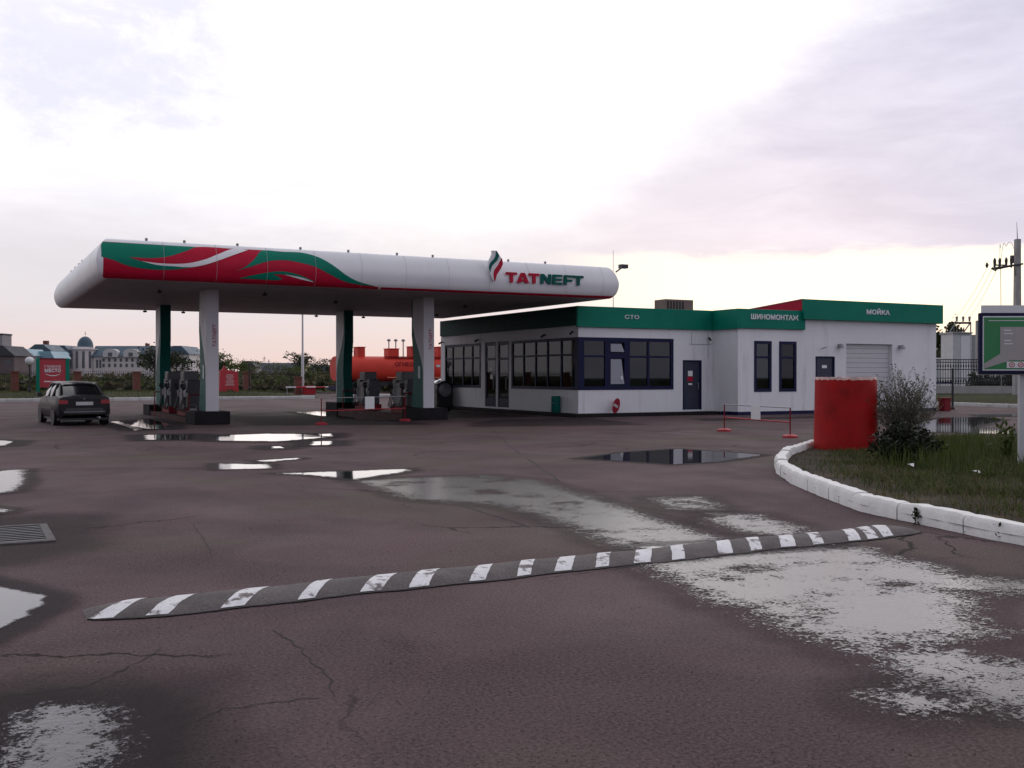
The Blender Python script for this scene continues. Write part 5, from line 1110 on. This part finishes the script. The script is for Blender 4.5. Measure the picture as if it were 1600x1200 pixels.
# ------------------------------------------------------------------ right side: grass island, drum, shrubs
poly = [(8.95, 3.0)] + [(8.95, 5.0)] + ISL + [(30, 16.6), (30, 3.0)]
def inset_h(x, y): return .12
bm_ = MB(); bm_.poly([(x, y, .085) for x, y in poly]); m_soil = mat('grass_island_soil', (.042, .034, .026), .95, var=.35, vscale=1.5, fine=.4, fscale=18, spec=.1, col2=(.075, .055, .03), c2=(.5, .66), c2scale=.7, bump=.6, bscale=12)
isl_o = bm_.build('grass_island', m_soil); tag(isl_o, 'bare soil of the kerbed grass island', kind='structure')
def edge_d(x, y):
    best = 1e9
    for (a, b), (c, d) in zip(ISL[:12], ISL[1:13]):
        ab = (c - a, d - b); u = max(0, min(1, ((x - a) * ab[0] + (y - b) * ab[1]) / (ab[0] ** 2 + ab[1] ** 2))); best = min(best, math.hypot(x - a - u * ab[0], y - b - u * ab[1]))
    return best
B1, B2, B3 = [], [], []
while len(B1) + len(B2) < 42000:
    x, y = rng.uniform(8.9, 24), rng.uniform(5, 18)
    if not inside(poly, x, y): continue
    t_ = (x - 0) * RIGHT.x + y * RIGHT.y; dp = x * VIEW.x + y * VIEW.y
    if t_ / dp > .56: continue
    e = edge_d(x, y)
    if rng.random() > min(1, max(.04, (e - .55) / 1.1)): continue
    dn = math.sin(x * 1.7 + 2 * math.sin(y * .9)) * math.sin(y * 1.3 + x * .6)
    if dn < -.35 and rng.random() < .7: continue
    (B1 if rng.random() < .62 else B2).append((x, y, .08))
G1 = leaf_mat('island_grass_green', (.038, .060, .012), (.085, .108, .024), .25, 2.0); G2 = leaf_mat('island_grass_dry', (.07, .058, .026), (.13, .10, .045), .2, 2.0)
tag(blade_mesh(B1, .10, .9, .011, 'grass', G1), 'short green grass on the kerbed island', kind='stuff'); tag(blade_mesh(B2, .10, 1.0, .010, 'dry_grass', G2), 'dry straw coloured grass on the kerbed island', kind='stuff')
wd = np.stack([rng.uniform(13.2, 19.5, 5200), rng.uniform(8, 15, 5200), np.full(5200, .08)], 1)
keep = [inside(poly, a, b) and edge_d(a, b) > 1.7 and math.sin(a * 2.3) * math.cos(b * 1.9 + a) > -.1 and (a * RIGHT.x + b * RIGHT.y) / (a * VIEW.x + b * VIEW.y) < .53 for a, b, _ in wd]
tag(blade_mesh(wd[np.array(keep)], .42, .35, .014, 'weeds', G1), 'tall green weeds on the kerbed island', kind='stuff')
# litter and sprigs near the kerb
for k, (x, y) in enumerate(((13.6, 11.9), (13.5, 10.6), (14.0, 10.0), (19.2, 14.8))):
    p = thing('litter', ['crumpled white paper in the grass below the dark shrub', 'white scrap of paper on the grass island near the kerb', 'small white scrap in the weeds of the island', 'pale scrap at the back of the grass island'][k], 'litter', (x, y, .1)); b = MB(); q = [(x + rng.uniform(-.12, .12), y + rng.uniform(-.09, .09), .12 + rng.uniform(0, .07)) for _ in range(6)]
    b.poly(q[:3]); b.poly([q[0], q[2], q[3]]); b.poly([q[2], q[4], q[5]]); b.poly([q[1], q[2], q[4]]); b.build('scrap', M_PAPER, p)
for k, (x, y) in enumerate(((9.14, 7.93), (8.95, 6.75), (8.84, 6.25))):
    p = thing('weed', ['small weed in the joint of the kerb below the dark shrub', 'weed growing against the white kerb near the right edge', 'weed in the kerb joint at the right edge'][k], 'weed', (x, y, 0)); n = 40
    c = np.stack([x - .04 + rng.normal(0, .03, n), y - .02 + rng.normal(0, .03, n), rng.uniform(.01, .17, n)], 1); leaf_mesh(c, .035, 'leaves', LM[1], p); MB().tube([(x - .03, y, 0), (x - .05, y, .16)], .005, 5).build('stem', LM[1], p)

m_drum = mat('red_painted_concrete', (.36, .004, .004), .5, spec=.25, var=.16, vscale=2.2, fine=.08, fscale=25, bump=.25, bscale=25, col2=(.20, .002, .003), c2=(.5, .72), c2scale=1.6); m_rim = mat('bare_rim_concrete', (.55, .36, .33), .8, var=.2, vscale=8)
dx_, dy_ = 16.25, 15.95
dm_ = thing('concrete_ring', 'tall red painted concrete ring standing on the grass island', 'concrete ring', (dx_, dy_, .08))
N = 72
def drow(r, z, j=0.0, jr=0.0): return [((r + rng.uniform(-jr, jr)) * math.cos(2 * math.pi * i / N) + dx_, (r + rng.uniform(-jr, jr)) * math.sin(2 * math.pi * i / N) + dy_, z + rng.uniform(-j, j)) for i in range(N)]
ro = [drow(.645, .03), drow(.64, .35), drow(.632, .7), drow(.625, 1.1), drow(.62, 1.44)]; top = drow(.618, 1.515, .014, .004)
MB().grid(ro + [top], closed=True).build('shell', m_drum, dm_, smooth=True)
tp2 = [(p[0], p[1], p[2] + .002) for p in top]; ri = drow(.60, 1.565, .010, .005); r2 = drow(.53, 1.56, .008); r3 = drow(.52, .4)
MB().grid([tp2, ri, r2, r3], closed=True).build('rim', m_rim, dm_, smooth=True)

# dry twiggy bush behind the drum, dark shrub at its side
def twig_bush(label, x, y, h, w, n, m, lm, nl):
    t_ = thing('bush', label, 'bush', (x, y, .08)); b = MB(); tips = []
    for i in range(n):
        a_ = rng.uniform(0, 6.28); rr = w * math.sqrt(rng.random()) ; hh = h * rng.uniform(.5, 1.05) * (1 - .35 * (rr / w) ** 2); c0 = Vector((x + rng.normal(0, .09), y + rng.normal(0, .09), .05)); e = Vector((x + rr * math.cos(a_), y + rr * math.sin(a_), hh)); mid = c0.lerp(e, .5) + Vector((-.10 * rr * math.cos(a_), -.10 * rr * math.sin(a_), .1 * hh))
        b.tube([c0, mid, e], [.007, .005, .002], 3, cap=False)
        for k in range(4):
            s = mid.lerp(e, rng.random()); q = s + Vector((rng.normal(0, .09), rng.normal(0, .09), rng.uniform(.06, .24))); b.tube([s, q], [.003, .0012], 3, cap=False)
            for u in np.linspace(.2, 1, nl): tips.append(s.lerp(q, u)[:])
    b.build('twigs', m, t_, fix=False); leaf_mesh(np.array(tips) + rng.normal(0, .012, (len(tips), 3)), .026, 'leaves', lm, t_, up=.4, aspect=2.2); return t_
m_twig = mat('dry_twig', (.12, .105, .085), .9, var=.25)
twig_bush('dry grey twiggy bush right of the red concrete ring', 16.95, 15.1, 1.72, .76, 230, m_twig, leaf_mat('leaf_dusty', (.07, .078, .05), (.13, .135, .095), .3, 3.0), 3)
sh = thing('shrub', 'low dense dark shrub at the foot of the twiggy bush', 'shrub', (14.45, 12.83, .08)); b = MB(); tips = []
for i in range(170):
    a_ = rng.uniform(0, 6.28); rr = .62 * math.sqrt(rng.random()); e = Vector((14.45 + rr * math.cos(a_), 12.83 + rr * math.sin(a_), .08 + .62 * math.sqrt(max(0, 1 - (rr / .7) ** 2)) * rng.uniform(.6, 1.1))); s = Vector((14.45 + rng.normal(0, .08), 12.83 + rng.normal(0, .08), .08)); mid = s.lerp(e, .5) + Vector((0, 0, .12)); b.tube([s, mid, e], [.006, .004, .002], 3, cap=False)
    for u in rng.uniform(.25, 1.05, 22): tips.append((s.lerp(e, float(u)) + Vector((*rng.normal(0, .05, 2), rng.normal(.03, .05))))[:])
b.build('stems', m_twig, sh, fix=False); leaf_mesh(tips, .055, 'leaves', leaf_mat('leaf_blackish', (.010, .013, .008), (.022, .028, .014), .15, 3.0), sh)
for k, (x, y, hh) in enumerate(((16.3, 12.2, .75), (17.3, 12.0, .7), (15.9, 11.0, .6), (18.2, 12.4, .85))):
    t_ = thing('tall_weed', ['leafy weed just right of the dark shrub', 'tall weed in the middle of the island grass', 'short leafy weed in front of the taller island weeds', 'tall weed stalk near the sign pole'][k], 'weed', (x, y, .08)); b = MB(); lv = []
    for i in range(12):
        e = Vector((x + rng.normal(0, .13), y + rng.normal(0, .13), .08 + hh * rng.uniform(.6, 1.1))); b.tube([(x + rng.normal(0, .04), y, .07), e], [.006, .002], 3, cap=False)
        for u in rng.uniform(.2, 1, 12): lv.append((Vector((x, y, .08)).lerp(e, float(u)) + Vector((*rng.normal(0, .03, 2), 0)))[:])
    b.build('stems', LM[0], t_, fix=False); leaf_mesh(lv, .05, 'leaves', G1, t_, aspect=2.4)

# ------------------------------------------------------------------ information board at the right edge
SGN = Loc(0, 0); SGN.o = Vector((15.45, 11.75, 0)) ; SD = 17.6; PXM = SD / 1631
so = VIEW * SD + RIGHT * (1530 - 800) * PXM; SGN.o = Vector((so.x, so.y, 0))
ib = thing('information_board', 'navy framed board with a green and grey site plan at the right edge', 'sign', (so.x + RIGHT.x * .75, so.y + RIGHT.y * .75, 0))
def Zs(py): return 1.6 + (587 - py) * PXM
def sbx(name, m, x0, x1, y0, y1, z0, z1, par=None, bevel=0): return SGN.T(MB().box(x0, x1, y0, y1, z0, z1)).build(name, m, par or ib, bevel=bevel)
BWD = 1.62
sbx('board_back', M_NAVY, .002, BWD, .0, .07, Zs(584), Zs(489), bevel=.01); sbx('header', M_LETTER, .05, BWD - .05, .01, .06, Zs(489) + .002, Zs(477))
sbx('border', M_LETTER, .055, BWD - .055, -.006, -.001, Zs(579), Zs(494)); m_pg = mat('plan_green', (.02, .20, .06), .4, var=.04); m_pl = mat('plan_grey', (.36, .33, .33), .4, var=.03)
sbx('plan', m_pg, .075, BWD - .075, -.011, -.007, Zs(577), Zs(496)); xg = lambda px: (px - 1530) * PXM
SGN.T(MB().prism([(xg(1562), Zs(511)), (xg(1640), Zs(511)), (xg(1640), Zs(563)), (xg(1578), Zs(563)), (xg(1537), Zs(576)), (xg(1537), Zs(568)), (xg(1562), Zs(553))], -.0155, -.012, 'Y')).build('plan_road', m_pl, ib)
sbx('symbol_panel', M_LETTER, xg(1572), xg(1640), -.020, -.0165, Zs(575), Zs(565))
for i, px in enumerate((1580, 1594, 1608)):
    cx, cz = xg(px), Zs(570); b = MB(); P_ = [(cx + .05 * math.cos(u), cz + .043 * math.sin(u)) for u in np.linspace(0, 2 * math.pi, 25)]; Q_ = [(cx + .036 * math.cos(u), cz + .030 * math.sin(u)) for u in np.linspace(0, 2 * math.pi, 25)]
    b.strip([(x, -.0215, z) for x, z in P_], [(x, -.0215, z) for x, z in Q_]); b.box(cx - .02, cx + .02, -.0225, -.0215, cz - .008, cz + .008); SGN.T(b).build('symbol', M_RED, ib)
for i in range(4): sbx('plan_caption', M_LETTER, xg(1568), xg(1568) + .12 + .03 * (i % 2), -.0175, -.0160, Zs(517 + i * 5 + (i > 1) * 6), Zs(515.4 + i * 5 + (i > 1) * 6))
sbx('plan_line', M_LETTER, xg(1544), xg(1640), -.0135, -.0115, Zs(501.6), Zs(500.6)); sbx('cross_rail', M_LGREY, .0, BWD, .071, .12, Zs(586), Zs(582))
for x in (.80, 1.45): sbx('pole', M_LGREY, x - .05, x + .05, .121, .22, 0, Zs(492), bevel=.01)

# ------------------------------------------------------------------ fence, kiosk, hedge, pole and post at the far right
FO = Loc(face(1462, 66), 66); o = FO.o; fz0 = .47
rf = thing('spiked_fence', 'ornate black iron fence on a low grey wall right of the car wash', 'fence', (o.x, o.y, fz0))
FO.T(MB().box(-1, 9, -.12, .12, .2, fz0 + .48)).build('base_wall', M_CONC, rf)
for zz in (.62, .95, 1.5, 1.95, 2.12): FO.T(MB().box(-1, 9, -.02, .02, fz0 + zz, fz0 + zz + .05)).build('rail', M_BLACK, rf)
b = MB()
for i in range(62):
    x = -1 + i * .162; b.box(x - .014, x + .014, -.012, .012, fz0 + .5, fz0 + 2.2); b.prism([(x - .05, fz0 + 1.72), (x, fz0 + 1.95), (x + .05, fz0 + 1.72), (x, fz0 + 1.6)], -.015, .015, 'Y'); b.prism([(x - .06, fz0 + .78), (x, fz0 + .96), (x + .06, fz0 + .78), (x, fz0 + .64)], -.015, .015, 'Y')
FO.T(b).build('bars', M_BLACK, rf, kind='stuff')
WL = Loc(face(1462, 84), 84); wl = thing('boundary_wall', 'long low pale wall behind the spiked fence', 'wall', (WL.o.x, WL.o.y, .4)); WL.T(MB().box(-3, 14, 0, .3, .3, 1.6 + (587 - 563) * 84 / 1631)).build('wall', M_LGREY, wl); WL.T(MB().box(-3, 14, -.08, .38, 1.6 + (587 - 563) * 84 / 1631 + .002, 1.6 + (587 - 559) * 84 / 1631)).build('coping', M_LETTER, wl)
KS = Loc(face(1506, 78), 78); kk = 78 / 1631; Zk = lambda py: 1.6 + (587 - py) * kk
ks = thing('transformer_kiosk', 'grey transformer kiosk with insulators behind the spiked fence', 'kiosk', (KS.o.x, KS.o.y, .45))
KS.T(MB().box(-17 * kk, 12 * kk, 0, 2.2, .3, Zk(521))).build('cabin', M_LGREY, ks); KS.T(MB().box(-5 * kk, 9 * kk, -.04, -.002, .8, Zk(525))).build('door', M_LETTER, ks); KS.T(MB().prism([(-18.5 * kk, Zk(521)), (13 * kk, Zk(521)), (13 * kk, Zk(519.5)), (-18.5 * kk, Zk(518.5))], -.15, 2.35, 'Y')).build('roof', M_GREY, ks)
KS.T(MB().box(12 * kk + .002, 19 * kk, .1, 2.0, .3, Zk(523))).build('switch_box', M_GREY, ks)
for k in range(4): KS.T(MB().tube([((-10 + k * 5) * kk, .6, Zk(520)), ((-10 + k * 5) * kk, .6, Zk(511))], [.08, .03], 6)).build('insulator', M_DARK, ks)
KS.T(MB().box(-8 * kk, 16 * kk, .5, .7, Zk(505.5), Zk(502.5))).build('crossbeam', M_NAVY, ks)
for x0, x1, z0_ in ((-18, -8, 520), (4, 15, 520), (16, 16, 521)): KS.T(MB().tube([(x0 * kk, .6, Zk(z0_)), (x1 * kk, .6, Zk(504))], .05, 5)).build('strut', M_GREY, ks)
for k in range(3): KS.T(MB().tube([((-6 + k * 10) * kk, .6, Zk(502)), ((-6 + k * 10) * kk, .6, Zk(494))], [.06, .1], 6)).build('insulator', M_GREY, ks)
P2 = Loc(face(1527.5, 72), 72); p2 = thing('concrete_post', 'short square concrete post beside the transformer kiosk', 'post', (P2.o.x, P2.o.y, .45)); P2.T(MB().box(-.11, .11, -.11, .11, .4, 1.6 + (587 - 501) * 72 / 1631)).build('shaft', M_CONC, p2)
for z in (2.2, 3.4): P2.T(MB().box(-.13, .13, -.13, .13, z, z + .06)).build('clamp', M_GREY, p2)
UP = Loc(face(1589, 62), 62); ku = 62 / 1631; Zu = lambda py: 1.6 + (587 - py) * ku
up = thing('utility_pole', 'tall concrete utility pole with a crossarm of insulators at the right edge', 'utility pole', (UP.o.x, UP.o.y, .4))
UP.T(MB().prism([(-.21, .3), (.21, .3), (.13, Zu(374)), (-.13, Zu(374))], -.16, .16, 'Y')).build('shaft', M_CONC, up); UP.T(MB().tube([(0, 0, Zu(374)), (-.05, 0, Zu(347))], [.03, .01], 5)).build('tip_rod', M_GREY, up)
UP.T(MB().tube([(-46 * ku, -.5, Zu(421)), (6 * ku, -.2, Zu(413))], .06, 6).tube([(-30 * ku, .4, Zu(420)), (4 * ku, -.1, Zu(413))], .05, 6).tube([(-46 * ku, -.5, Zu(421)), (-28 * ku, .5, Zu(421.5))], .05, 6)).build('crossarm', M_DARK, up)
for k, (px, top) in enumerate(((-50, 411), (-38, 404), (-30, 404), (-20, 403), (-12, 402))): UP.T(MB().tube([(px * ku, -.2, Zu(419)), (px * ku, -.2, Zu(top + 4)), (px * ku, -.2, Zu(top))], [.05, .09, .04], 6)).build('insulator', M_DARK, up)
UP.T(MB().box(-38 * ku, -20 * ku, -.25, -.15, Zu(416), Zu(414)).box(-37 * ku, -36 * ku, -.25, -.15, Zu(414), Zu(406)).box(-13 * ku, -9 * ku, -.3, -.1, Zu(412), Zu(400))).build('switch_gear', M_DARK, up); UP.T(MB().tube([(-1 * ku, 0, Zu(438)), (-9 * ku, -.3, Zu(416))], .04, 5)).build('brace', M_GREY, up)
def cat(a, b, sag, n=14): 
    A, B = Vector(a), Vector(b); return [A.lerp(B, i / n) + Vector((0, 0, -sag * 4 * (i / n) * (1 - i / n))) for i in range(n + 1)]
for k, (a_, b_) in enumerate((((-28, 407), (-20, 385)), ((-20, 386), (-4, 400)), ((-30, 405), (-28, 388)))): UP.T(MB().tube(cat((a_[0] * ku, -.2, Zu(a_[1])), (b_[0] * ku, -.1, Zu(b_[1])), -.5), .012, 4)).build('jumper_wire', M_DARK, up)
UP.T(MB().tube([(-26 * ku, 0, Zu(420)), (-23 * ku, .2, Zu(478)), (-22 * ku, .2, .5)], .02, 5)).build('down_conduit', M_GREY, up)
for k in range(3):
    A = UP.o + RIGHT * ((-48 + 8 * k) * ku) + VIEW * -.3 + Vector((0, 0, Zu(414))); B = KS.o + RIGHT * ((-6 + k * 10) * kk) + VIEW * .6 + Vector((0, 0, Zk(494))); MB().tube(cat(A, B, .25), .012, 4).build('supply_wire', M_DARK, up)
# hedge under the board, gate post with bar, red cabinet, tree by the wash
def hedge(label, lat0, lat1, dep, h, k, n):
    x, y = pol((lat0 + lat1) / 2, dep); t_ = thing('hedge', label, 'hedge', (x, y, .4)); P = []
    for u in np.linspace(0, 1, 9): xx, yy = pol(lat0 + (lat1 - lat0) * u, dep); P.append(blob_pts((xx, yy, .45 + h * .45), (lat1 - lat0) / 9, .8, h * .55, n // 9, 6))
    b = MB()
    for u in np.linspace(.05, .95, 10): xx, yy = pol(lat0 + (lat1 - lat0) * u, dep); b.tube([(xx, yy, .4), (xx + .1, yy, .4 + h * .7)], [.03, .012], 5)
    b.build('stems', MATS['bark'], t_); leaf_mesh(np.concatenate(P), .11, 'leaves', LM[k], t_)
hedge('dark hedge behind the information board', face(1528, 68), face(1640, 68), 68, 1.35, 1, 7000)
x, y = pol(face(1479, 92), 92); tree('thin dark tree beside the car wash wall', x, y, 6.4, 1.5, 1, 1500, .25)
x, y = pol(face(1468, 88), 88); tree('low dark tree close to the car wash corner', x, y, 3.9, 1.5, 1, 1700, .12)
gp = thing('gate_post', 'black post with a horizontal gate bar right of the car wash', 'gate post', (41.4, 33.9, 0)); MB().lathe([(.1, 0), (.1, .1), (.055, .14), (.055, 1.9), (.07, 1.93), (0, 1.97)], (41.4, 33.9, 0), 10).build('shaft', M_BLACK, gp); MB().tube([(41.4, 33.9, 1.27), (39.9, 34.6, 1.25)], .05, 6).build('gate_bar', M_NAVY, gp); MB().tube([(41.4, 33.9, .75), (39.9, 34.6, .73)], .02, 6).build('lower_bar', M_BLACK, gp)
rc = thing('red_cabinet', 'small red cabinet on the ground at the car wash corner', 'cabinet', (39.5, 32.7, 0)); box_part('body', M_DRED, rc, 39.28, 39.72, 32.6, 32.95, 0, .55, bevel=.02); box_part('lid', M_DRED, rc, 39.25, 39.75, 32.57, 32.98, .551, .6)
